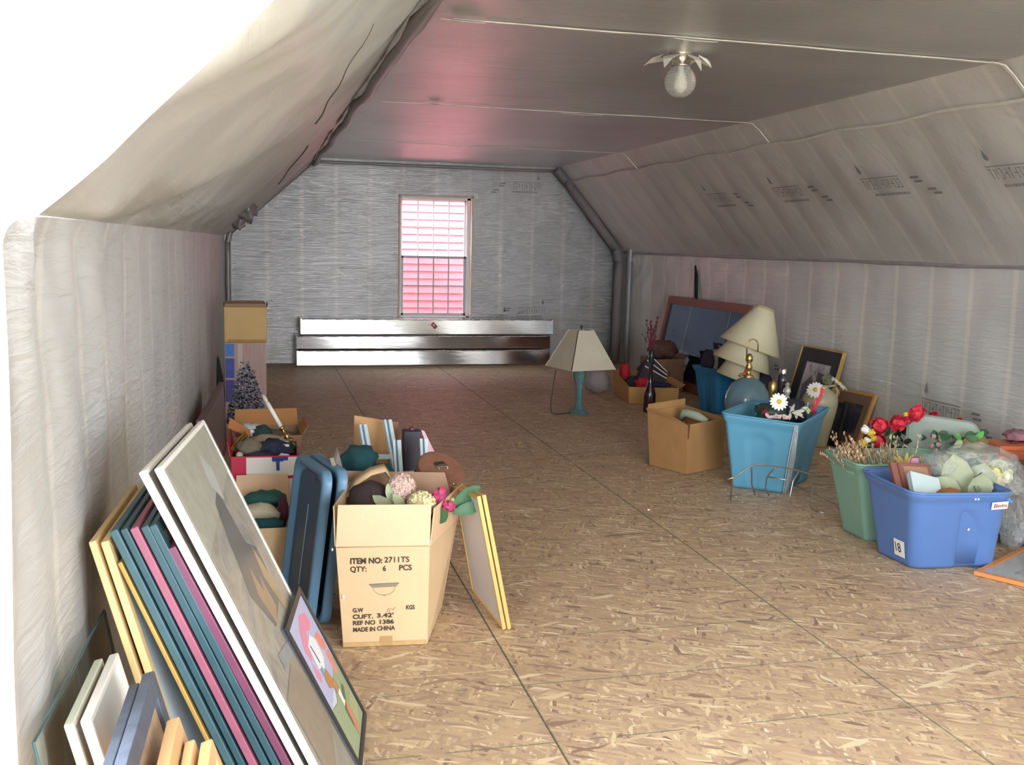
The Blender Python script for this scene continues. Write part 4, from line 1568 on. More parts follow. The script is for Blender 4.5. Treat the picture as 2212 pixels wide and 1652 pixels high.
# contents of the printed carton --------------------------------------------------
fill = mat('dark_brown_plush', '3a2c2e', .95, var=.25, vscale=40)
cloth('plush_bundle', 'dark brown plush lump inside the printed carton', (.40, 3.80, .475), (.17, .19, .19), fill, 3, .15, 3)
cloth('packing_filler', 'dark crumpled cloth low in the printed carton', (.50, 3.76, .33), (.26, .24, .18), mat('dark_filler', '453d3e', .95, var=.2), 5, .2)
r = thing('kraft_paper', 'folded tan paper arched over plush in the printed carton', 'paper', (.40, 3.88, .45))
q = [Vector((.315, 3.86, .500)), Vector((.355, 3.87, .545)), Vector((.41, 3.88, .580)), Vector((.465, 3.88, .592)), Vector((.495, 3.87, .545))]
MB().add([p + Vector((0, -.02, 0)) for p in q] + [p + Vector((.0, .04, .018)) for p in q] + [p + Vector((.0, .05, -.01)) for p in q], [(i, i + 1, 6 + i, 5 + i) for i in range(4)] + [(5 + i, 6 + i, 11 + i, 10 + i) for i in range(4)]).build('sheet', M_CARD, r, smooth=True, solid=.003)
# grey frame leaning at left of carton
picture('picture_frame', 'grey edged frame wedged between lids and printed carton', [(.352, 3.84, .36), (.372, 4.10, .36), (.302, 4.16, .635), (.270, 3.93, .640)], .016, .02, mat('greige_frame', '85796c', .6), ART_GREY)

# hydrangea
r = thing('hydrangea', 'cream and pink artificial hydrangea with sage leaves in printed carton', 'flower', (.555, 3.72, .42))


def florets(c, rad, m, name, seed, cnt=80, fl_=.016):
    rr = random.Random(seed)
    b = MB()
    c = Vector(c)
    for i in range(cnt):
        ph = i * 2.399963
        z = 1 - 1.75 * (i + .5) / cnt
        s_ = sqrt(max(0, 1 - z * z))
        d = Vector((s_ * cos(ph), s_ * sin(ph), z))
        x, y, n = basis(d)
        p = c + d * rad * rr.uniform(.9, 1.02)
        a0 = rr.uniform(0, 2)
        for k in range(4):
            a = a0 + k * pi / 2
            t = x * cos(a) + y * sin(a)
            v_, f_ = petal(p, n.cross(t), t, n, fl_, fl_ * .9, .3)
            b.add(v_, f_)
    b.lump(c, (rad * 1.75,) * 3, seed, .08, 3, 2)
    return b.build(name, m, r, smooth=True)


florets((.572, 3.64, .510), .050, mat('cream_floret', 'd6cba0', .7, var=.12, vscale=30), 'cream_bloom', 1)
florets((.512, 3.74, .555), .050, mat('pink_floret', 'cdb3a8', .7, var=.12, vscale=30), 'pink_bloom', 2)
for i, (c, d, l, wd) in enumerate((((.50, 3.70, .47), (-.9, -.2, .55), .12, .05), ((.49, 3.69, .46), (-1, -.3, .1), .13, .045), ((.52, 3.68, .47), (-.5, -.2, 1), .09, .045), ((.50, 3.66, .46), (-.6, -.5, -.05), .10, .05), ((.53, 3.66, .46), (-.1, -.5, .5), .08, .05), ((.45, 3.68, .45), (-.9, -.1, .0), .09, .04), ((.47, 3.70, .50), (-.2, 0, 1), .08, .03))):
    leaf(MB(), c, d, l, wd).build('leaf', M_SAGE, r, smooth=True)
# orchids
r = thing('orchid_spray', 'magenta artificial orchid with dark green leaves in printed carton', 'flower', (.66, 3.70, .42))
for c, rad, sd in (((.648, 3.70, .530), .033, 4), ((.630, 3.69, .515), .022, 6), ((.676, 3.66, .494), .026, 5)):
    b = MB()
    rr = random.Random(sd)
    for k in range(9):
        a = k * 2.4
        d = Vector((cos(a), -.5, sin(a))).normalized()
        x, y, n = basis(Vector((0, -1, .3)))
        t = x * cos(a) + y * sin(a)
        v_, f_ = petal(Vector(c) + n * .004 * k, n.cross(t), t, n, rad * rr.uniform(.8, 1.1), rad * .8, .3)
        b.add(v_, f_)
    b.lump(Vector(c), (rad * .7,) * 3, sd, .2, 3, 1)
    b.build('bloom', M_MAG, r, smooth=True)
MB().lump((.690, 3.65, .525), (.02, .02, .02), 4, .2, 2, 1).build('bud', mat('lime_bud', '93a95a', .6), r, smooth=True)
for c, d, l, wd in (((.70, 3.72, .48), (.9, .1, .55), .14, .055), ((.72, 3.73, .47), (.8, .3, .75), .12, .045), ((.61, 3.68, .44), (-.3, -.3, .6), .10, .06), ((.63, 3.66, .44), (.2, -.5, .5), .08, .06), ((.70, 3.70, .46), (.9, -.1, .25), .12, .05)):
    leaf(MB(), c, d, l, wd).build('leaf', M_LEAF, r, smooth=True)
for a, b_ in (((.655, 3.70, .54), (.65, 3.72, .43)), ((.69, 3.66, .50), (.66, 3.70, .43))):
    MB().tube([a, b_], .003, 5).build('stem', M_STEM, r)

# round brown case with chrome clasp
r = thing('round_case', 'brown round leather case with chrome clasp at back of carton', 'case', (.68, 4.08, .40))
n = Vector((.25, -.50, .83)).normalized()
x, y, n = basis(n)
Mx = Matrix((x, y, n)).transposed()
cc = Vector((.722, 4.06, .552))
M_LEATH = mat('brown_leather', '7a5343', .5, var=.15, vscale=30, bump=.2, bscale=120)
M_LEATHD = mat('dark_maroon_side', '33262c', .6, var=.2)
MB().lathe([(.097, -.20), (.100, -.012), (.0995, -.012)], 40, Mx, cc).build('side_wall', M_LEATHD, r, smooth=True)
MB().lathe([(.1035, -.03), (.1035, -.004), (.100, .001), (.094, .003), (.0005, .004)], 40, Mx, cc).build('lid', M_LEATH, r, smooth=False)
MB().lathe([(.0005, -.20), (.097, -.20)], 40, Mx, cc).build('base', M_LEATHD, r)
ce_ = cc + n * .006
for i, (oy, hw, hh) in enumerate(((.022, .024, .007), (.004, .028, .0075))):
    c_ = ce_ + y * oy * (1 if y.z > 0 else -1) + x * .004
    CL_ = MB().slab([c_ - x * hw - y * hh, c_ + x * hw - y * hh, c_ + x * hw + y * hh, c_ - x * hw + y * hh], n, .006 + .003 * i).build('clasp_plate', (mat('dark_steel', '6b6459', .3, .9), M_CHROME)[i], r, bevel=.002)
for sx in (-1, 1):
    MB().box(ce_ + x * sx * .022 + y * .006, (.006, .006, .012)).build('clasp_rivet', M_CHROME, CL_, bevel=.001, org=r.location)
MB().lump(cc - y * (.093 if y.z > 0 else -.093) + n * .004, (.014, .014, .012), 1, .1, 1, 1).build('snap', M_CHROME, r, smooth=True)

# ------------------------------------------------------------------ second carton with stands, boards and cloths behind
carton('carton', 'brown carton hidden behind the printed one, holding stands and boards', 'carton', *rbox((.575, 4.66), (1, .02), .42, .50, .003, .38, .004), M_CARDB)
M_BOARD = mat('plywood_board', 'c09667', .6, var=.10, vscale=5, stretch=(1, 1, .3))
single(MB().slab([(.425, 4.80, .10), (.60, 4.86, .10), (.595, 4.86, .615), (.428, 4.80, .655)], (0, 1, 0), .012), 'wood_board', 'large honey coloured wood board upright behind blue white stand', 'board', M_BOARD, (.51, 4.83, .10), bevel=.001)
single(MB().slab([(.56, 4.88, .10), (.656, 4.92, .10), (.655, 4.92, .598), (.562, 4.88, .612)], (0, 1, 0), .010), 'wood_board', 'narrow darker wood board just right of the large one', 'board', mat('plywood_dark', '93704f', .6, var=.1), (.61, 4.9, .10), bevel=.001)
M_BLW = mat('bluewhite_paint', 'b4c8d2', .4, var=.1, vscale=25)
M_BLWD = mat('blue_grey_groove', '5b7684', .5)


def stand(label, p0, p1, q0, q1, bar):
    """two grooved posts joined by a rail: p0/p1 bottoms, q0/q1 tops"""
    r = thing('grooved_stand', label, 'stand', (Vector(p0) + Vector(p1)) / 2, 'blue white grooved stands')
    for a, t in ((p0, q0), (p1, q1)):
        a, t = Vector(a), Vector(t)
        for k, (dx, m, wd) in enumerate(((-.011, M_BLW, .012), (.0, M_BLWD, .006), (.012, M_BLW, .018))):
            MB().bar(a + Vector((dx, .004 if k == 1 else 0, 0)), t + Vector((dx, .004 if k == 1 else 0, -.006 if k == 1 else 0)), wd, .016).build('post' if k != 1 else 'groove', m, r, bevel=.001)
    a, t = bar
    MB().bar(Vector(p0).lerp(Vector(q0), a), Vector(p1).lerp(Vector(q1), t), .016, .022).build('rail', M_BLW, r, bevel=.001)
    return r


stand('blue white grooved stand leaning before the large wood board', (.500, 4.60, .33), (.612, 4.62, .38), (.455, 4.70, .628), (.573, 4.72, .645), (.52, .38))
stand('blue white grooved stand upright beside the round brown case', (.600, 4.44, .33), (.722, 4.46, .33), (.588, 4.50, .590), (.715, 4.52, .590), (.42, .42))
single(MB().slab([(.60, 4.50, .33), (.72, 4.52, .33), (.72, 4.52, .43), (.60, 4.50, .43)], (0, 1, 0), .01), 'pale_panel', 'pale blue grey panel between posts of the upright stand', 'panel', mat('pale_bluegrey', '93a8b3', .5), (.66, 4.5, .33))
cloth('teal_bundle', 'dark teal knitted bundle left of the blue white stands', (.415, 4.44, .51), (.16, .16, .15), M_TEALC, 31, .22, 2.0)
cloth('teal_bundle', 'smaller dark teal bundle under the leaning blue white stand', (.505, 4.36, .465), (.12, .12, .10), M_TEALC, 33, .2, 2.2)
r = thing('dark_box', 'dark purple box between the stands and the pink strip', 'box', (.70, 4.72, .38))
MB().box((.695, 4.74, .475), (.085, .08, .23)).build('body', mat('dark_purple_box', '2f2838', .5, var=.2), r, bevel=.003)
MB().box((.695, 4.74, .596), (.02, .03, .012)).build('knob', mat('wine_knob', '6b3442', .5), r, bevel=.002)
single(MB().slab([(.735, 4.72, .592), (.752, 4.72, .588), (.800, 4.70, .488), (.776, 4.70, .484)], (0, 1, 0), .008), 'pink_strip', 'pale pink strip sticking out beside the round case', 'strip', mat('pale_pink', 'd9a6b4', .5), (.765, 4.71, .484), bevel=.001)

# ------------------------------------------------------------------ two gold edged panels leaning on the carton
M_GOLDP = mat('pale_gilt', 'd3b06c', .4, .2, var=.08, vscale=30)
for i, (off, dz, lab) in enumerate(((0, 0, 'white backed panel with gilt edge leaning on the printed carton'), (.020, .004, 'outer gilt edged frame leaning against white backed panel'))):
    A, Bf, C_, D_ = Vector((.893 + off, 3.640, .004)), Vector((.832 + off, 3.95, .060)), Vector((.748 + off, 3.93, .505 + dz)), Vector((.782 + off, 3.640, .535 + dz))
    # front face looks to the left (towards the carton): order so that the normal points -x
    r, fx, n = picture('gilt_panel', lab, [Bf, A, D_, C_], .016, .012, M_GOLDP, mat('white_backing', 'c6c6ca', .6, var=.04), 'gilt edged panels by the carton', cat='panel', recess=.12)

single(MB().lump((2.122, 5.247, .006), (.022, .016, .011), 8, .4, 2, 1), 'paper_scrap', 'tiny white paper scrap alone on the open floor', 'scrap', M_PAPER, (2.122, 5.247, 0))
# ================================================================== RIGHT SIDE
# table lamp standing on the floor
M_SHADE = mat('cream_linen', 'd2c9b6', .8, var=.05, bump=.15, bscale=200)
M_VERD = mat('verdigris', '5b7f83', .6, var=.25, vscale=20, bump=.3, bscale=60)
M_CORD = mat('dark_cord', '3b3036', .6)
cx, cy = 2.742, 8.514
r = thing('table_lamp', 'verdigris table lamp with square cream shade standing on floor', 'lamp', (cx, cy, 0))
prof = [(.0005, 0.001), (.085, .001), (.088, .014), (.070, .030), (.045, .045), (.034, .065), (.030, .10), (.032, .22), (.040, .27), (.056, .33), (.058, .40), (.03, .42), (.0005, .42)]
MB().lathe(prof, 8, Matrix.Rotation(.35, 3, 'Z'), (cx, cy, 0)).build('base', M_VERD, r)
ring = lambda h, z: [Vector((cx + h * sqrt(2) * cos(a), cy + h * sqrt(2) * sin(a), z)) for a in [radians(-135 + 14 + 90 * k) for k in range(4)]]
b0, b1 = ring(.225, .412), ring(.078, .747)
for k in range(4):
    j = (k + 1) % 4
    n = (b0[j] - b0[k]).cross(b1[k] - b0[k])
    sp_ = MB().slab([b0[k], b0[j], b1[j], b1[k]], n, -.002).build('shade_panel', M_SHADE, r)
    MB().bar(b0[k], b1[k], .006, .006).build('shade_rib', M_CORD if k == 0 else M_SHADE, sp_, org=r.location)
MB().tube([(cx, cy, .42), (cx, cy, .76)], .005, 8).build('stem', M_BRASS, r)
MB().lathe([(.0005, .75), (.010, .752), (.006, .762), (.011, .772), (.009, .782), (.0005, .787)], 12, None, (cx, cy, 0)).build('finial', M_BLACK, r, smooth=True)
pts = [(2.50, 8.45, .40), (2.478, 8.45, .25), (2.462, 8.45, .10), (2.47, 8.46, .02), (2.52, 8.47, .005), (2.60, 8.50, .005), (2.67, 8.51, .008)]
MB().tube(pts, .004, 6).build('cord', M_CORD, r, smooth=True)

# clear plastic pack by the low carton
pm = bpy.data.materials.new('cloudy_plastic')
pm.use_nodes = True
g = NT(pm)
tr = g.n('BsdfTransparent')
tr.inputs['Color'].default_value = (.85, .84, .86, 1)
pb = g.n('BsdfPrincipled', Roughness=.15)
pb.inputs['Base Color'].default_value = (.62, .60, .63, 1)
mx = g.n('MixShader')
mx.inputs[0].default_value = .6
g.l(tr.outputs[0], mx.inputs[1])
g.l(pb.outputs[0], mx.inputs[2])
nzb = g.n('TexNoise', Scale=22.0, Detail=4.0)
bp = g.n('Bump')
bp.inputs['Strength'].default_value = .8
bp.inputs['Distance'].default_value = .01
g.l(nzb.outputs['Fac'], bp.inputs['Height'])
g.l(bp.outputs[0], pb.inputs['Normal'])
g.l(mx.outputs[0], g.t.nodes['Material Output'].inputs['Surface'])
r = thing('plastic_pack', 'cloudy plastic wrapped pack between lamp and low carton', 'pack', (3.33, 9.75, 0))
MB().lump((3.33, 9.75, .115), (.26, .22, .25), 5, .18, 2.5, 3).build('wrapper', pm, r, smooth=True)
MB().box((3.33, 9.76, .10), (.17, .12, .16)).build('contents', mat('mauve_contents', '8d8390', .7), r, bevel=.02)

# low carton of red and striped things
lb = [(3.395, 9.0, .003), (3.86, 8.93, .003), (3.93, 9.50, .003), (3.46, 9.57, .003)]
lt = [(3.385, 8.99, .165), (3.87, 8.92, .155), (3.94, 9.51, .17), (3.445, 9.60, .25)]
carton('low_carton', 'low tan carton of red ornaments and striped magazines behind bottle', 'carton', lb, lt, mat('tan_low', 'c79c62', .75, var=.08), flaps=((1, (.07, .0, .03), .05, .05), (3, (-.02, .0, .03), .02, .02)))
M_REDP = mat('red_plush', 'c3283a', .8, var=.2, vscale=20)
cloth('red_ornament', 'red plush ornament at left end of the low carton', (3.50, 9.42, .25), (.10, .12, .19), M_REDP, 40, .25, cat='ornament')
cloth('red_ornament', 'red and white ornament at front middle of low carton', (3.56, 9.10, .18), (.13, .12, .13), M_REDP, 42, .4, 3, cat='ornament')
cloth('dark_filler', 'dark green bundle between red ornaments in the low carton', (3.54, 9.26, .16), (.16, .16, .14), mat('dark_green_bundle', '2d3a38', .9), 44, .3)
for i, (x, y, z, a) in enumerate(((3.66, 9.12, .195, .5), (3.70, 9.22, .235, .62), (3.74, 9.32, .275, .75))):
    r = thing('magazine', ('white edged dark magazine nearest in the low carton', 'white edged dark magazine in middle of low carton', 'white edged dark magazine furthest back in the low carton')[i], 'magazine', (x, y, .12), 'white edged magazines')
    R_m = Matrix.Rotation(-.15, 3, 'Z') @ Matrix.Rotation(a, 3, 'Y') @ Matrix.Rotation(-.25, 3, 'X')
    MB().box((x, y, z), (.26, .015, .20), R_m).build('cover', mat('dark_wine_cover', '3a2a38', .5), r, bevel=.003)
    MB().box(Vector((x, y, z)) + R_m @ Vector((0, -.004, .101)), (.25, .014, .010), R_m).build('page_edge', M_WHITE, r)
single(MB().lump((3.74, 9.08, .165), (.22, .10, .05), 46, .2), 'blue_cloth', 'dark blue cloth lying at right front of low carton', 'cloth', mat('dark_blue_cloth', '2f3358', .8), (3.74, 9.08, .14), smooth=True)

# tall bottle vase of dried red stems
bx, by = 3.412, 8.52
r = thing('bottle_vase', 'dark maroon bottle vase with dried red stems before low carton', 'vase', (bx, by, 0))
prof = [(.0005, .001), (.054, .001), (.058, .012), (.055, .10), (.054, .165), (.045, .20), (.028, .245), (.020, .29), (.018, .36), (.021, .42), (.026, .50), (.028, .56), (.0215, .562), (.018, .5)]
MB().lathe(prof, 20, None, (bx, by, 0)).build('bottle', mat('maroon_glass', '3b2029', .12, var=.1, spec=.7), r, smooth=True)
MB().lathe([(.0225, .43), (.0275, .50), (.0295, .562), (.023, .565)], 18, None, (bx, by, 0)).build('collar', mat('dark_green_collar', '22302e', .25), r, smooth=True)
M_DRY = mat('dried_maroon', '6e2a3c', .8, var=.2, vscale=30)
rr = random.Random(9)
for i in range(15):
    a = rr.uniform(0, 2 * pi)
    k = rr.uniform(.015, .055) * (3.2 if i in (0, 1) else 1)
    h = rr.uniform(.68, .90)
    p0, p2 = Vector((bx, by, .50)), Vector((bx + k * cos(a), by + k * sin(a) * .6, h))
    p1 = p0.lerp(p2, .55) + Vector((rr.uniform(-.01, .01), 0, .02))
    b = MB().tube([p0, p1, p2], [.003, .0025, .0015], 5)
    for s_ in range(7):
        t = rr.uniform(.35, 1)
        q = p1.lerp(p2, (t - .35) / .65)
        b.lump(q + Vector((rr.uniform(-.008, .008), rr.uniform(-.008, .008), 0)), (.012, .012, .02), i * 9 + s_, .3, 2, 1)
    b.build('dried_stem', M_DRY, r, smooth=True)

# brown carton with plush at the back
carton('carton', 'brown carton with brown plush on top by the right wall', 'carton', *rbox((4.07, 9.86), (1, .05), .33, .36, .003, .345, .002), mat('brown_old_carton', '8f6d57', .8, var=.12), flaps=((1, (.05, 0, .04), .03, .03),))
cloth('plush_toy', 'brown plush heap on carton below the long framed mirror', (4.06, 9.84, .43), (.30, .30, .20), mat('brown_plush', '6a4a40', .95, var=.3, vscale=40), 50, .25, cat='plush')

# long framed mirror leaning on the right wall
M_REDW = mat('red_brown_wood', '8a4f40', .45, var=.15, vscale=10, stretch=(1, .2, 1))
M_DGL = mat('dark_mirror_glass', '5f6f8c', .06, .85, var=.05)
q = [Vector((4.27, 10.70, .02)), Vector((4.27, 8.74, .02)), Vector((4.462, 8.72, .962)), Vector((4.452, 10.70, .950))]
r, fx, n = picture('long_mirror', 'long red brown framed dark mirror leaning on right wall', q, .03, .085, M_REDW, M_DGL, cat='mirror', recess=.4)
for u in (.33, .84):
    MB().bar(fx(u, .0, .003), fx(u, 1, .003), .010, .004, n).build('glazing_bar', mat('pale_bar', 'b9bcc8', .4), r)
MB().bar(fx(0.02, 0, .002), fx(.02, 1, .002), .05, .003, n).build('dark_strip', mat('dark_strip', '34363f', .5), r)
MB().slab([q[0] + n * .0015, q[0].lerp(q[1], .022) + n * .0015, q[3].lerp(q[2], .022) + n * .0015, q[3] + n * .0015], n, .003).build('pale_edge', mat('pale_edge_wood', 'c0aaa2', .5), r, label='pale end of the frame')  # paler strip along the far end of the frame

# far blue tote and what is in it
M_FBL = mat('blue_plastic_far', '2f82b8', .4, var=.05)
tb = [(3.995, 8.34, .003), (4.30, 8.38, .003), (4.25, 8.64, .003), (3.935, 8.60, .003)]
tt = [(3.95, 8.27, .405), (4.36, 8.32, .405), (4.30, 8.68, .405), (3.87, 8.64, .405)]
tote('storage_bin', 'bright blue storage bin furthest away, under the cream shades', tb, tt, M_FBL, rad=.10)
cloth('dark_plush', 'dark purple plush at left in the furthest blue bin', (3.955, 8.50, .47), (.11, .16, .20), mat('dark_purple_plush', '39303f', .95, var=.2), 52, .25, cat='plush')
r = thing('patterned_roll', 'pale floral patterned roll upright in furthest blue bin', 'roll', (4.02, 8.52, .38))
MB().tube([(4.02, 8.50, .12), (4.045, 8.53, .57)], .032, 16).build('roll', art_mat('floral_paper', ['5d6a58', 'b7b2a4', '8a8f7c', 'c7bdb0'], 40), r, smooth=True)
r = thing('dark_case', 'dark open case with pale piping in furthest blue bin', 'case', (4.16, 8.50, .35))
MB().hexa([(4.08, 8.40, .36), (4.27, 8.42, .36), (4.24, 8.60, .36), (4.06, 8.58, .36), (4.07, 8.40, .50), (4.32, 8.42, .46), (4.28, 8.64, .59), (4.05, 8.62, .63)]).build('body', mat('dark_case', '32293a', .6, var=.15), r, bevel=.008)
MB().tube([(4.05, 8.48, .61), (4.07, 8.39, .51), (4.12, 8.388, .485), (4.31, 8.41, .46)], .005, 6).build('piping', mat('pale_piping', 'b9aeb6', .5), r)

# dark bag carrying the shades
cloth('dark_bag', 'dark bag standing under the stack of cream lamp shades', (4.13, 7.90, .235), (.34, .34, .47), mat('dark_blue_bag', '2c313f', .7, var=.2), 55, .18, cat='bag')
M_CRM = mat('cream_shade', 'd6cfb0', .55, var=.05, vscale=5, spec=.4)
M_CRMD = mat('shade_trim', 'bfb48c', .5, var=.06)
axis = (_U2 * .90 + _R2 * .33 - _F * .12).normalized()
x_, y_, ax_ = basis(axis)
Mx = Matrix((x_, y_, ax_)).transposed()
top = Vector((4.10, 7.74, 1.005))
for i, (k, ox) in enumerate(((.0, 0), (.150, .005), (.285, .045))):
    c = top - ax_ * k + _R2 * (ox - .02 * i)
    lab = ('cream cone lamp shade on top of the tilted stack', 'cream lamp shade in middle of the tilted stack', 'cream lamp shade at bottom of the tilted stack')[i]
    r = thing('lamp_shade', lab, 'lamp shade', c - ax_ * .36, 'stacked cream lamp shades')
    R1 = (.262, .248, .185)[i]
    MB().lathe([(.070, 0), (.072, -.004), (R1, -.36)], 40, Mx, c).build('shade', M_CRM, r, smooth=True, solid=.003)
    MB().lathe([(R1 - .020, -.322), (R1 + .003, -.362), (R1 - .004, -.364)], 40, Mx, c).build('bottom_trim', M_CRMD, r, smooth=True)
    MB().lathe([(.068, .003), (.076, -.002), (.084, -.02)], 40, Mx, c).build('top_trim', M_CRMD, r, smooth=True)

# two frames leaning on the right wall
q = [Vector((4.31, 7.80, .02)), Vector((4.33, 7.17, .005)), Vector((4.475, 7.13, .690)), Vector((4.455, 7.73, .690))]


def mono_art(r, fx, n):
    for pts, c in ((([(.1, .55), (.35, .75), (.5, .62), (.45, .3), (.15, .25)]), '6d6a78'), (([(.55, .85), (.9, .8), (.85, .5), (.6, .45)]), '56536a'), (([(.3, .3), (.7, .35), (.65, .1), (.3, .08)]), 'aaa6ae')):
        poly_on(fx, pts, mat('mono_' + c, c, .5, var=.15, vscale=20), r, 'printed_shape', .0006)


picture('picture_frame', 'dark matted picture with gold edge leaning on right wall', q, .035, .012, M_GOLD, ART_MONO, m_mat=mat('charcoal_mat', '33343c', .6, var=.1), matw=.115, art=mono_art)
q = [Vector((4.33, 7.12, .012)), Vector((4.36, 6.70, .005)), Vector((4.485, 6.68, .420)), Vector((4.465, 7.15, .405))]
r_, fx, n = picture('picture_frame', 'brown matted picture with wooden edge, nearest along right wall', q, .03, .022, mat('golden_oak', 'b98a50', .45, var=.1), ART_DARK, m_mat=mat('brown_mat', '7c604f', .6, var=.1), matw=.075)
q = [Vector((4.20, 7.08, .004)), Vector((4.235, 6.78, .004)), Vector((4.318, 6.79, .335)), Vector((4.283, 7.09, .335))]
picture('picture_frame', 'small black frame standing in front of brown matted picture', q, .02, .035, mat('black_frame2', '221f29', .4), ART_DARK)

# ceramic jug with daisies
vx, vy = 4.135, 6.86
r = thing('ceramic_jug', 'cream green ceramic jug holding white daisies by right wall', 'vase', (vx, vy, 0))
M_CER = mat('celadon_ceramic', 'bdb99c', .35, var=.06)
prof = [(r0 * 1.06, z0 * 1.12) for r0, z0 in ((.0005, .001), (.062, .001), (.066, .012), (.074, .06), (.093, .15), (.114, .235), (.124, .30), (.121, .335), (.100, .368), (.062, .392), (.050, .405), (.05, .418), (.058, .424), (.048, .424), (.040, .40))]
MB().lathe(prof, 36, None, (vx, vy, 0)).build('body', M_CER, r, smooth=True)
MB().tube([(vx + .05, vy - .01, .46), (vx + .10, vy - .02, .47), (vx + .130, vy - .02, .43), (vx + .122, vy - .02, .38)], .010, 8).build('handle', M_CER, r, smooth=True)
cloth('foliage', 'olive leaves bunched in the mouth of the ceramic jug', (vx + .04, vy - .01, .51), (.09, .08, .08), mat('olive_leaf', '6d7158', .8, var=.2), 60, .5, 3, cat='foliage')
daisy('white daisy drooping over the left side of ceramic jug', (vx - .118, vy - .12, .452), (-.45, -.6, .45), .066, (vx, vy, .42), 'daisies in the jug')
daisy('white daisy seen edge on at upper right of ceramic jug', (vx + .125, vy - .05, .49), (.50, -.38, .78), .078, (vx + .01, vy, .42), 'daisies in the jug')
MB().lump((vx + .055, vy - .06, .52), (.03, .03, .035), 3, .15, 2, 2).build('bud', mat('grey_white_bud', 'b5b2ae', .7), r, smooth=True)
MB().tube([(vx + .05, vy - .05, .51), (vx + .01, vy, .42)], .003, 5).build('bud_stem', M_STEM, r)

# tan open carton in the middle right
tb = [(2.715, 6.075, .003), (3.055, 6.245, .003), (2.915, 6.56, .003), (2.575, 6.385, .003)]
tt = [(2.70, 6.06, .335), (3.045, 6.23, .345), (2.90, 6.57, .385), (2.55, 6.40, .375)]
M_CARDO = mat('orange_tan_card', 'ab8254', .8, var=.10, vscale=6)
r = carton('open_carton', 'open orange tan carton left of the light blue bin', 'carton', tb, tt, M_CARDO, flaps=((2, (.01, .015, .045), .01, .01), (3, (-.010, -.006, .025), .0, .30)))
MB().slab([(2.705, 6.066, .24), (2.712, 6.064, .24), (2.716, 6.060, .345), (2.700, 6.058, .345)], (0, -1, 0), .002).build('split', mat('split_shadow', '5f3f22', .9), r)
MB().tube([(2.80, 6.42, .30), (2.81, 6.36, .37), (2.86, 6.26, .355), (2.90, 6.20, .33)], [.02, .03, .03, .02], 10).build('rolled_cloth', mat('pale_green_cloth', 'a9b8a4', .8), r, smooth=True)

# smoky glass lamp base with brass harp behind the light blue bin
r = thing('glass_lamp', 'smoky blue glass lamp base with brass fittings behind light blue bin', 'lamp', (3.36, 6.55, 0))
gx, gy = 3.365, 6.55
sg = mat('smoky_blue_glass', '7596a8', .15, var=.15, vscale=8)
sg.node_tree.nodes['Principled BSDF'].inputs['Transmission Weight'].default_value = .25
MB().lathe([(.0005, .001), (.10, .001), (.10, .015), (.05, .03), (.04, .12), (.05, .20), (.10, .26), (.145, .33), (.160, .40), (.150, .47), (.115, .53), (.07, .565), (.03, .58)], 32, None, (gx, gy, 0)).build('globe', sg, r, smooth=True)
MB().lathe([(.035, .575), (.04, .59), (.018, .60), (.016, .63), (.026, .645), (.020, .665), (.014, .68), (.026, .70), (.024, .73), (.012, .745), (.0005, .75)], 18, None, (gx + .0, gy, 0)).build('brass_neck', M_BRASS, r, smooth=True)
MB().tube([(gx - .07, gy, .585), (gx - .06, gy, .60), (gx - .035, gy, .60), (gx - .02, gy, .635)], .010, 8).build('bent_arm', mat('copper_arm', 'a2704f', .4, .7), r, smooth=True)
pts = [Vector((gx - .02, gy, .72))] + [Vector((gx + .02 + .045 * cos(a), gy, .80 + .05 * sin(a))) for a in [pi - pi * k / 10 for k in range(10)]] + [Vector((gx + .063, gy, .76))]
MB().tube(pts, .0045, 6).build('harp', M_BRASS, r, smooth=True)

# light blue tote in front
M_LBL = mat('light_blue_plastic', '5c9fc0', .4, var=.05)
tb = [(3.10, 5.50, .003), (3.46, 5.83, .003), (3.21, 6.07, .003), (2.855, 5.71, .003)]
tt = [(3.135, 5.415, .445), (3.575, 5.83, .47), (3.22, 6.16, .47), (2.775, 5.715, .47)]
r = tote('storage_bin', 'light blue storage bin of flowers wrapped with clear tape', tb, tt, M_LBL, rad=.07, rec=.010, rw=(.30, .70))
wm = mat('stretch_wrap', 'd5dce0', .15, var=.1, vscale=30)
wn = wm.node_tree.nodes['Principled BSDF']
wn.inputs['Alpha'].default_value = .75
for i, (dx0, dx1, wd) in enumerate(((-.014, -.004, .007), (-.006, .006, .006), (.004, .016, .006), (.012, .032, .006), (.020, .046, .005))):
    a, b_ = Vector((3.118 + dx0 * .6 + i * .001, 5.412 + abs(dx0) * .6, .44)), Vector((3.096 + dx1 * 1.2, 5.478 + abs(dx1) * 1.2, .006))
    MB().tube([a, a.lerp(b_, .5) + Vector((.004 * (i - 2), -.006, 0)), b_], wd * .55, 5).build('wrap_strand', wm, r, smooth=True)
daisy('white daisy with yellow centre facing out of light blue bin', (3.115, 5.64, .548), (-.30, -.85, .32), .056, (3.16, 5.74, .40))
cloth('foliage', 'dark leaf mass at left under daisy in light blue bin', (3.11, 5.72, .455), (.20, .20, .14), M_LEAFD, 61, .4, 3, cat='foliage')
cloth('foliage', 'dark blue black foliage at right in light blue bin', (3.26, 5.76, .46), (.20, .20, .17), mat('blueblack_leaf', '272a3a', .8, var=.25), 63, .4, 3, cat='foliage')
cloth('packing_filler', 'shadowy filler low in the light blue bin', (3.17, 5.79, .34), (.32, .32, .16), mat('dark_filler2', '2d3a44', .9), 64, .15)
r = thing('red_flower', 'crimson artificial flower left of daisy in light blue bin', 'flower', (3.04, 5.68, .42))
rose_ball((3.040, 5.66, .482), .034, mat('crimson_flower', '8f2344', .6, var=.15), r, 3, 'bloom')
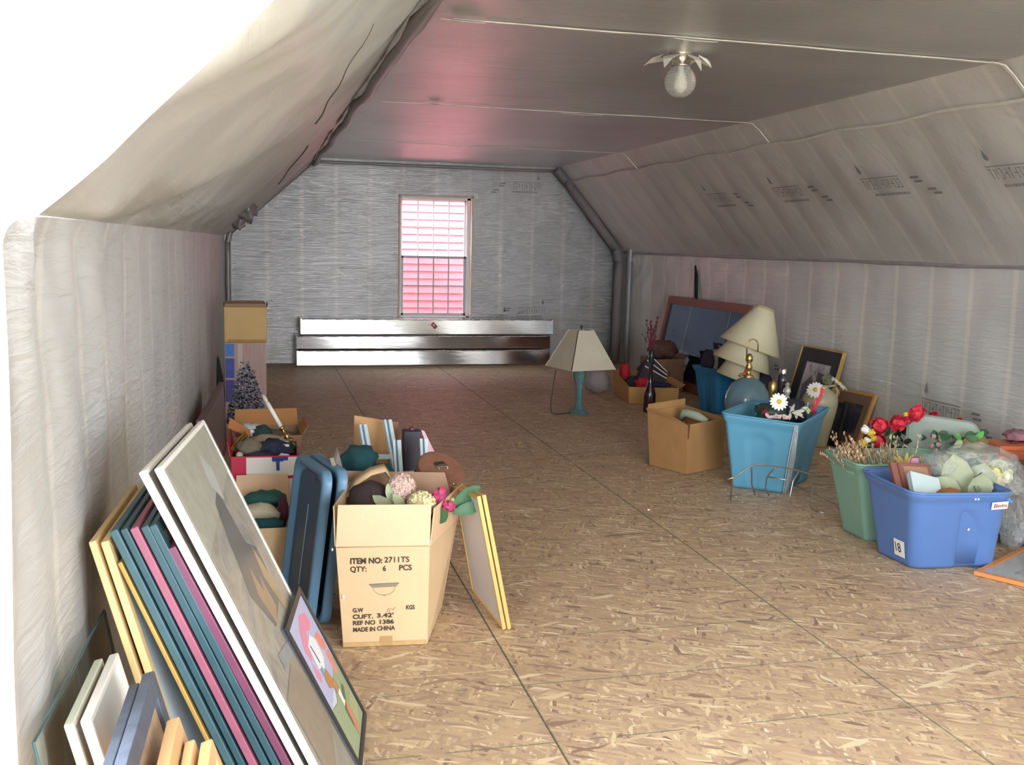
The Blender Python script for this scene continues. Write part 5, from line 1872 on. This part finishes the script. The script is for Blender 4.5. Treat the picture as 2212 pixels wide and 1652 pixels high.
r = thing('red_spray', 'bright red feathery spray upright at right of blue bin', 'flower', (3.44, 5.84, .42))
rr = random.Random(4)
b = MB()
for i in range(26):
    t = i / 26
    c = Vector((3.47, 5.84, .42)).lerp(Vector((3.525, 5.82, .585)), t)
    leaf(b, c, (rr.uniform(-.5, .5), rr.uniform(-.4, .2), 1.2), .05 * (1.1 - t * .5), .018)
b.build('spray', mat('bright_red', 'd23a48', .6, var=.1), r, smooth=True)
r = thing('yellow_bud', 'pale yellow green bud on stalk in light blue bin', 'flower', (3.36, 5.74, .40))
rose_ball((3.362, 5.72, .475), .024, mat('pale_lime', 'd5d8a0', .6), r, 5, 'bloom')
MB().tube([(3.362, 5.72, .49), (3.358, 5.715, .53)], .003, 5).build('stalk', mat('pale_lime', 'd5d8a0', .6), r)
r = thing('brass_candlestick', 'brass and glass candlestick behind daisy in light blue bin', 'candlestick', (3.16, 5.86, .40))
MB().lathe([(.0005, .40), (.03, .40), (.012, .43), (.010, .52), (.022, .54), (.018, .555), (.024, .57), (.026, .61), (.022, .64), (.008, .648), (.0005, .66)], 18, None, (3.185, 5.86, 0)).build('stick', M_BRASS, r, smooth=True)
r = thing('dark_bottle', 'dark bottle with silver cap in light blue bin', 'bottle', (3.25, 5.90, .40))
MB().lathe([(.0005, .40), (.035, .40), (.034, .55), (.03, .60), (.034, .64), (.032, .67), (.018, .69)], 20, None, (3.275, 5.90, 0)).build('bottle', mat('dark_bottle_glass', '2a272e', .15), r, smooth=True)
MB().lathe([(.02, .685), (.022, .715), (.018, .722), (.0005, .724)], 18, None, (3.275, 5.90, 0)).build('cap', M_CHROME, r, smooth=True)
r = thing('glass_stopper', 'cut glass decanter neck beside dark bottle in blue bin', 'decanter', (3.25, 5.80, .42))
MB().lathe([(.0005, .42), (.03, .42), (.018, .50), (.022, .54), (.014, .56), (.024, .585), (.022, .605), (.010, .62), (.018, .635), (.0005, .648)], 12, None, (3.255, 5.80, 0)).build('neck', mat('grey_glass', 'a8a79e', .1, .3, var=.2, vscale=40), r)
b = MB()
for i in range(9):
    leaf(b, Vector((3.18 + .012 * i, 5.62 + .008 * i, .48)), (rr.uniform(-.6, .9), rr.uniform(-.8, 0), rr.uniform(-.4, .6)), .07, .022)
single(b, 'white_leaves', 'drooping white leaves right of daisy in blue bin', 'foliage', mat('whitish_leaf', 'c9c6ba', .7), (3.18, 5.66, .44), smooth=True)
r = thing('pink_petals', 'pale pink petals resting on rim of light blue bin', 'flower', (3.05, 5.60, .43))
b = MB()
for i in range(10):
    leaf(b, Vector((3.02 + .012 * i, 5.60 - .006 * i, .455)), (rr.uniform(-1, 1), rr.uniform(-1, .5), .6), .04, .022)
b.build('petals', mat('pale_pink_petal', 'd9bcbc', .7), r, smooth=True)

# bent wire rack on the floor
M_WIRE = mat('silver_wire', 'b9b4ac', .3, .9, var=.1)
r = thing('wire_rack', 'bent silver wire rack on floor before the light blue bin', 'rack', (2.95, 5.25, 0))
W_ = lambda *p: MB().tube(p, .0045, 6).build('wire', M_WIRE, r, smooth=True)
W_((2.602, 5.25, .165), (2.64, 5.25, .175), (2.682, 5.25, .200), (2.725, 5.25, .23), (2.772, 5.25, .247), (2.86, 5.25, .238), (2.975, 5.25, .221), (3.159, 5.25, .168), (3.251, 5.25, .159))
W_((2.635, 5.25, .172), (2.66, 5.31, .10), (2.694, 5.385, .006))
W_((2.747, 5.25, .235), (2.80, 5.34, .16), (2.86, 5.45, .08), (2.90, 5.48, .006))
W_((2.904, 5.25, .230), (2.90, 5.34, .15), (2.93, 5.41, .06), (2.978, 5.45, .006))
W_((3.057, 5.25, .20), (3.02, 5.25, .14), (3.00, 5.24, .06), (2.998, 5.228, .006))
W_((3.151, 5.25, .170), (3.13, 5.22, .10), (3.09, 5.16, .04), (3.077, 5.131, .005), (3.072, 5.06, .005), (3.10, 5.02, .005))
W_((2.90, 5.34, .15), (3.02, 5.25, .14))

# green and blue totes at right front
M_GRT = mat('green_plastic_bin', '7aa08f', .45, var=.05)
tb = [(3.015, 4.475, .003), (3.44, 4.475, .003), (3.44, 4.715, .003), (3.015, 4.715, .003)]
tt = [(2.915, 4.415, .415), (3.50, 4.425, .415), (3.51, 4.745, .415), (2.905, 4.745, .430)]
r = tote('storage_bin', 'green storage bin of dried grasses behind the royal blue one', tb, tt, M_GRT, rad=.12, recess=(0, 2), rw=(.3, .7))
MB().slab([(2.933, 4.56, .35), (2.933, 4.50, .35), (2.930, 4.50, .375), (2.930, 4.56, .375)], (-1, 0, .1), .006).build('label_panel', mat('pale_green_label', '82b09c', .5), r)
rr = random.Random(21)
M_WHEAT = mat('dried_grass', 'a98c70', .9, var=.2, vscale=30)
for k, (lab, x0, x1, cnt, lean_) in enumerate((('tan dried grass bunch spilling at left of green bin', 3.02, 3.15, 60, -1.0), ('thin dried grass bunch in middle of the green bin', 3.13, 3.27, 24, .0))):
    r = thing('dried_grass', lab, 'dried grass', ((x0 + x1) / 2, 4.58, .25))
    for i in range(cnt):
        p0 = Vector((rr.uniform(x0, x1), rr.uniform(4.50, 4.66), .25))
        p2 = p0 + Vector((lean_ * .12 + rr.gauss(0, .05), rr.gauss(0, .03), rr.uniform(.18, .29)))
        b = MB().tube([p0, p0.lerp(p2, .6), p2], [.0022, .0018, .001], 4)
        if rr.random() < .8:
            for s_ in range(6):
                b.lump(p0.lerp(p2, rr.uniform(.65, 1.02)) + Vector((rr.gauss(0, .006), rr.gauss(0, .006), 0)), (.009, .009, .018), i * 7 + s_, .3, 2, 1)
        b.build('grass_stem', M_WHEAT if rr.random() < .75 else mat('straw', 'd3bf94', .8), r)
r = thing('corn_husk', 'yellow tan husk flower in the green bin', 'dried flower', (3.24, 4.55, .36))
b = MB()
for i in range(11):
    leaf(b, Vector((3.235, 4.52, .375)), (rr.uniform(-.9, .9), rr.uniform(-.6, .4), rr.uniform(.1, 1)), .075, .022, -.4)
b.build('husk', mat('husk_yellow', 'cdb070', .7, var=.15), r, smooth=True)
r = thing('corn_husk', 'second husk flower, right beside its twin in green bin', 'dried flower', (3.33, 4.55, .36))
b = MB()
for i in range(10):
    leaf(b, Vector((3.32, 4.54, .37)), (rr.uniform(-.9, .9), rr.uniform(-.6, .4), rr.uniform(.1, 1)), .065, .014, -.3)
b.build('husk', mat('husk_pale', 'c0b48c', .7, var=.15), r, smooth=True)

M_RBL = mat('royal_blue_plastic', '5577b2', .35, var=.04)
tb = [(2.975, 4.035, .003), (3.40, 3.995, .003), (3.42, 4.31, .003), (2.965, 4.33, .003)]
tt = [(2.862, 3.905, .400), (3.352, 3.868, .395), (3.395, 4.345, .400), (2.878, 4.355, .415)]
r = tote('storage_bin', 'royal blue storage bin in front with white number and name labels', tb, tt, M_RBL, rad=.13, recess=(0,), rec=.020, rw=(.48, .80))
B4, T4 = [Vector(p) for p in tb], [Vector(p) for p in tt]
FL_ = lambda k, f, h: B4[k].lerp(B4[(k + 1) % 4], f).lerp(T4[k].lerp(T4[(k + 1) % 4], f), h)


def label_on(k, f0, f1, h0, h1, body, size, ink, nm, rot=0.0, off=.004, sx=1.0, tilt=0.0):
    o = FL_(k, f0, h0)
    xa = (FL_(k, f1, h0) - o)
    ya = (FL_(k, f0, h1) - o)
    n = xa.cross(ya).normalized()
    if n.dot(o - (B4[0] + B4[2]) / 2) < 0:
        n = -n
    s_ = n * off
    sh = ya.normalized() * tilt
    lab_ = MB().slab([o + s_, o + xa + s_ + sh, o + xa + ya + s_ + sh, o + ya + s_], n, .001).build(nm, M_PAPER, r)
    c = o + s_ + n * .0016
    M_ = frame3(c, xa + sh, ya)
    W, H = xa.length, ya.length
    if rot:
        M_ = M_ @ Matrix.Translation((W / 2, H / 2, 0)) @ Matrix.Rotation(rot, 4, 'Z') @ Matrix.Translation((-W / 2, -H / 2, 0))
    text_mesh('printed_text', body, size, ink, lab_, M_ @ Matrix.Translation((W * .10, H * .26, 0)), sx, bold=.0004, org=r.location)


label_on(3, .58, .83, .10, .31, '18', .068, mat('label_ink', '2b2d33', .6), 'number_label', off=.006, sx=.75)
label_on(0, .785, .955, .80, .895, 'Blevins', .0305, mat('label_red', '8f3038', .6), 'name_label', off=.010, sx=.80, tilt=.006)
MB().lump(FL_(0, .60, .52) + Vector((0, .003, 0)), (.012, .006, .012), 2, .3, 2, 1).build('scuff', M_PAPER, r)
for f, h in ((.60, .935), (.63, .935)):
    MB().lump(FL_(0, f, h) + Vector((0, -.012, 0)), (.010, .006, .012), 2, .3, 2, 1).build('scuff', M_PAPER, r)
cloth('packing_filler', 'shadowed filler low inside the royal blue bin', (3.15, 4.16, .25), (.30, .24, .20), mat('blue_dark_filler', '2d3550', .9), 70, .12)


def book(label, c, d, Mr, cov, page=True):
    r = thing('book', label, 'book', Vector(c) - Vector((0, 0, d[2] / 2)))
    c = Vector(c)
    x, y, z = d
    b = MB()
    b.box(c + Mr @ Vector((0, 0, z / 2 - .002)), (x, y, .004), Mr)
    b.box(c - Mr @ Vector((0, 0, z / 2 - .002)), (x, y, .004), Mr)
    b.box(c - Mr @ Vector((x / 2 - .002, 0, 0)), (.004, y, z), Mr)
    b.build('cover', cov, r)
    MB().box(c + Mr @ Vector((.001, 0, 0)), (x - .008, y - .008, z - .009), Mr).build('page_block', mat('cream_pages', 'e6d7a8', .7, var=.05), r)


MR = Matrix.Rotation(-.12, 3, 'Z') @ Matrix.Rotation(.95, 3, 'X') @ Matrix.Rotation(.12, 3, 'Y')
r = thing('book', 'brown leather covered book standing tilted in royal blue bin', 'book', (2.95, 4.10, .33))
MB().box((3.005, 4.13, .412), (.21, .16, .022), MR).build('cover', mat('brown_book', '7d4f45', .5, var=.15), r, bevel=.003)
MB().box(Vector((3.005, 4.13, .412)) + MR @ Vector((-.07, 0, .012)), (.008, .15, .003), MR).build('cover_line', mat('dark_book_line', '57322d', .5), r)
MB().box(Vector((3.005, 4.13, .412)) + MR @ Vector((.02, -.01, .012)), (.13, .14, .003), MR).build('cover_panel', mat('tan_book', '95745e', .5), r)
MR2 = Matrix.Rotation(-.35, 3, 'Z') @ Matrix.Rotation(.72, 3, 'X') @ Matrix.Rotation(.32, 3, 'Y')
book('pale blue hardback with cream pages tilted in royal blue bin', (3.005, 4.035, .395), (.15, .13, .028), MR2, mat('pale_blue_cover', 'b9ccd0', .5, var=.05))
single(MB().lump((3.10, 3.98, .375), (.13, .09, .05), 71, .2), 'orange_object', 'orange brown rounded thing right of the pale blue book', 'ornament', mat('orange_brown', '9a6328', .5, var=.2), (3.10, 3.98, .35), smooth=True)
single(MB().prism([(3.03, 4.22, .42), (3.10, 4.20, .42), (3.085, 4.21, .495), (3.055, 4.215, .495)], (.02, .03, 0)), 'pink_packet', 'dusky pink packet behind the books in blue bin', 'packet', mat('dusky_pink', 'a9718c', .6, var=.1), (3.07, 4.22, .42))
# clear bag of artificial leaves
r = thing('plastic_bag', 'clear crinkled plastic bag of silk leaves bulging from blue bin', 'bag', (3.42, 4.22, .25))
cm = bpy.data.materials.new('crinkled_film')
cm.use_nodes = True
g = NT(cm)
tr = g.n('BsdfTransparent')
tr.inputs['Color'].default_value = (.93, .95, .94, 1)
pb = g.n('BsdfPrincipled', Roughness=.10)
pb.inputs['Base Color'].default_value = (.72, .74, .72, 1)
mx = g.n('MixShader')
nzb = g.n('TexNoise', Scale=7.0, Detail=3.0, Distortion=2.0)
mr = g.n('MapRange')
mr.inputs['From Min'].default_value = .35
mr.inputs['From Max'].default_value = .75
mr.inputs['To Min'].default_value = .12
mr.inputs['To Max'].default_value = .42
g.l(nzb.outputs['Fac'], mr.inputs['Value'])
g.l(mr.outputs[0], mx.inputs[0])
g.l(tr.outputs[0], mx.inputs[1])
g.l(pb.outputs[0], mx.inputs[2])
bp = g.n('Bump')
bp.inputs['Strength'].default_value = .55
bp.inputs['Distance'].default_value = .015
g.l(nzb.outputs['Fac'], bp.inputs['Height'])
g.l(bp.outputs[0], pb.inputs['Normal'])
g.l(mx.outputs[0], g.t.nodes['Material Output'].inputs['Surface'])
MB().lump((3.43, 4.23, .40), (.50, .34, .29), 81, .16, 2.2, 4).build('film', cm, r, smooth=True)
MB().lump((3.60, 4.14, .22), (.13, .22, .36), 83, .2, 2.2, 3).build('film', cm, r, smooth=True)
MB().lump((3.20, 4.20, .455), (.15, .20, .14), 84, .2, 2.2, 3).build('film', cm, r, smooth=True)
M_SILK = mat('silk_leaf', '9aa187', .7, var=.15, vscale=10)
for i, (c, d, l, wd) in enumerate((((3.24, 4.08, .30), (-.25, -.1, 1), .22, .15), ((3.30, 4.06, .29), (.2, -.1, 1), .20, .15), ((3.22, 4.05, .31), (-.7, -.1, .8), .16, .11), ((3.34, 4.10, .31), (.7, -.1, .5), .18, .12), ((3.28, 4.02, .31), (-.1, -.4, .7), .15, .12), ((3.40, 4.14, .40), (.6, -.2, .4), .15, .10), ((3.25, 4.14, .36), (-.2, .2, 1), .16, .12))):
    leaf(MB(), c, d, l, wd, -.3).build('silk_leaf', M_SILK, r, smooth=True)
rose_ball((3.45, 4.12, .425), .055, mat('yellow_silk', 'd8d27a', .6, var=.1), r, 8, 'yellow_bloom')
rose_ball((3.52, 4.13, .41), .045, mat('cream_silk', 'e6e3c4', .6, var=.05), r, 9, 'cream_bloom')
MB().tube([(3.42, 4.06, .36), (3.50, 4.05, .30)], .010, 8).build('blue_stick', mat('mid_blue', '5b87c4', .4), r)
b = MB()
for i in range(12):
    leaf(b, Vector((3.27 + .013 * i, 4.0 + .006 * i, .37)), (rr.uniform(-.5, .5), -.4, rr.uniform(.3, 1)), .05, .02)
b.build('small_leaves', M_SAGE, r, smooth=True)

# flowers and lid behind
carton('storage_bin', 'grey green bin mostly hidden behind the green one', 'storage bin', *rbox((3.72, 5.02), (1, -.05), .46, .28, .003, .36, .03), mat('grey_green_bin', '6f8b80', .5))
r = thing('bin_lid', 'grey green rounded bin lid upright behind the bagged leaves', 'lid', (3.80, 5.00, .36))
n = Vector((-.35, -.85, .40)).normalized()
xa = Vector((.93, -.30, -.12)).normalized()
ya = n.cross(xa).normalized()
if ya.z < 0:
    ya = -ya
o_ = Vector((3.795, 4.97, .425))
def rr_loop(w_, h_, rad, z):
    pts = []
    for sx, sy, s0 in ((1, -1, 1.5 * pi), (1, 1, 0), (-1, 1, .5 * pi), (-1, -1, pi)):
        for i in range(6):
            an = s0 + i / 5 * pi / 2
            pts.append(o_ + xa * (sx * (w_ - rad) + rad * cos(an)) + ya * (sy * (h_ - rad) + rad * sin(an)) + n * z)
    return pts
b = MB()
rings = [rr_loop(.205, .125, .07, -.02), rr_loop(.21, .13, .07, 0), rr_loop(.195, .115, .06, .010), rr_loop(.17, .09, .05, .004)]
for x in rings:
    b.v += x
for i in range(3):
    for j in range(24):
        b.f.append((i * 24 + j, i * 24 + (j + 1) % 24, (i + 1) * 24 + (j + 1) % 24, (i + 1) * 24 + j))
b.f.append(tuple(range(72, 96)))
b.f.append(tuple(reversed(range(24))))
b.build('lid_shell', mat('grey_green_lid', '8d9b92', .4, var=.08), r)
r = thing('rose_garland', 'garland of red artificial roses with yellow and white blooms', 'garland', (3.75, 5.15, .36))
for i, (x, y, z, s_) in enumerate(((3.63, 5.00, .571, .060), (3.517, 5.00, .514, .060), (3.39, 5.00, .415, .060), (3.413, 5.02, .500, .060), (4.085, 5.22, .462, .045), (4.195, 5.18, .385, .042), (3.94, 5.26, .505, .036), (3.60, 5.04, .525, .032), (4.24, 5.16, .345, .036))):
    rose_ball((x, y, z), s_, M_RED, r, 100 + i, 'rose')
for i, (x, y, z, s_, m) in enumerate(((3.275, 4.95, .495, .030, M_PETW), (3.31, 4.95, .475, .030, M_YEL), (3.262, 4.94, .42, .024, M_YEL), (3.285, 4.94, .435, .026, M_PETW), (3.575, 5.02, .565, .016, M_YEL), (3.33, 4.95, .44, .024, M_YEL))):
    rose_ball((x, y, z), s_, m, r, 120 + i, 'small_bloom')
rr = random.Random(33)
b = MB()
for i in range(60):
    x = rr.uniform(3.44, 4.15)
    leaf(b, Vector((x, rr.uniform(5.0, 5.2), rr.uniform(.32, .44))), (rr.uniform(-1, 1), rr.uniform(-1, .2), rr.uniform(-.2, .8)), .08, .04)
b.build('leaves', M_LEAFD, r, smooth=True, kind='stuff')
pts = [(3.27, 4.94, .40), (3.39, 5.00, .40), (3.52, 5.02, .47), (3.63, 5.04, .52), (3.78, 5.15, .50), (3.94, 5.26, .46), (4.08, 5.22, .42), (4.2, 5.18, .35)]
MB().tube(pts, .008, 6).build('vine', M_STEM, r, smooth=True)
r = thing('ivy_spray', 'green ivy and pink bell spray before grey green lid', 'foliage', (3.75, 4.86, .36))
for i in range(26):
    x = rr.uniform(3.62, 3.90)
    m = (M_LEAF, M_LEAFD, M_SAGE, mat('bright_leaf', '5fae5c', .5, var=.1))[3 if x > 3.80 and i % 2 else i % 3]
    leaf(MB(), Vector((x, rr.uniform(4.82, 4.90), rr.uniform(.36, .47))), (rr.uniform(-1, 1), rr.uniform(-.8, .0), rr.uniform(-.3, .8)), .065, .042).build('leaf', m, r, smooth=True)
for i in range(6):
    rose_ball((rr.uniform(3.60, 3.68), 4.84, rr.uniform(.37, .47)), .018, mat('pink_bell', 'c9a6ac', .6), r, 150 + i, 'bell_bloom')
MB().tube([(3.42, 4.80, .44), (3.50, 4.70, .35)], .003, 5).build('stalk', mat('straw', 'd3bf94', .8), r)
cloth('moss', 'olive brown moss clump beside the orange wooden stand', (3.93, 4.86, .40), (.20, .14, .12), mat('moss', '7d6f45', .9, var=.25, vscale=30), 90, .35, 3, cat='foliage')

# orange wooden stand and round vessels at the right edge
M_ORW = mat('orange_red_wood', 'c2623c', .45, var=.12, vscale=12)
r = thing('wooden_stand', 'orange red wooden stand at right edge behind bagged leaves', 'stand', (4.09, 4.76, 0))
MB().box((4.09, 4.76, .425), (.26, .22, .025), Matrix.Rotation(-.2, 3, 'Z')).build('top', M_ORW, r, bevel=.003)
Rz = Matrix.Rotation(-.2, 3, 'Z')
for sx in (-1, 1):
    for sy in (-1, 1):
        c = Vector((4.09, 4.76, 0)) + Rz @ Vector((sx * .11, sy * .09, 0))
        MB().box((c.x, c.y, .208), (.03, .03, .41), Rz).build('leg', M_ORW, r, bevel=.002)
for sy in (-1, 1):
    c = Vector((4.09, 4.76, 0)) + Rz @ Vector((0, sy * .09, 0))
    MB().box((c.x, c.y, .385), (.20, .02, .05), Rz).build('apron', M_ORW, r, bevel=.002)
MB().lump((4.08, 4.74, .442), (.05, .03, .012), 2, .2, 2, 2).build('knot', mat('dark_knot', '5b3028', .6), r, smooth=True)
r = thing('round_vessel', 'brown over burgundy round vessel cut by the right edge', 'vessel', (3.97, 4.36, 0))
MB().lathe([(.0005, .001), (.09, .001), (.13, .06), (.165, .15), (.172, .24)], 32, None, (3.985, 4.36, 0)).build('lower_body', mat('burgundy_glaze', '6d3340', .35, var=.15), r, smooth=True)
MB().lathe([(.172, .24), (.165, .33), (.14, .40), (.09, .445), (.05, .46), (.0005, .462)], 32, None, (3.985, 4.36, 0)).build('upper_body', mat('brown_glaze', '6f5040', .4, var=.2, vscale=20), r, smooth=True)
cloth('mauve_cloth', 'mauve cloth on the orange stand at right edge', (4.16, 4.80, .470), (.16, .14, .07), mat('mauve_cloth', '8f6472', .8, var=.15), 92, .3)
cloth('dark_bag', 'dark bag low on floor below round vessel at right edge', (3.78, 4.30, .07), (.22, .22, .14), mat('dark_navy_bag', '2f3348', .6, var=.2), 94, .25, cat='bag')

# framed picture flat on the floor at the right edge
a_, b__ = Vector((.5, -.866, 0)), Vector((.866, .5, 0))
o0 = Vector((3.205, 3.905, .022))
q = [o0 + a_ * .50, o0 + a_ * .50 + b__ * .62, o0 + b__ * .62, o0]
r_, fx, n = picture('picture_frame', 'orange wood framed picture lying flat on floor at right', q, .020, .030, mat('orange_wood_frame', 'd08a50', .4, var=.1, vscale=10), ART_MONO, m_mat=mat('grey_blue_mat', 'ccd4d6', .6, var=.04), matw=.10, glaze=gz)
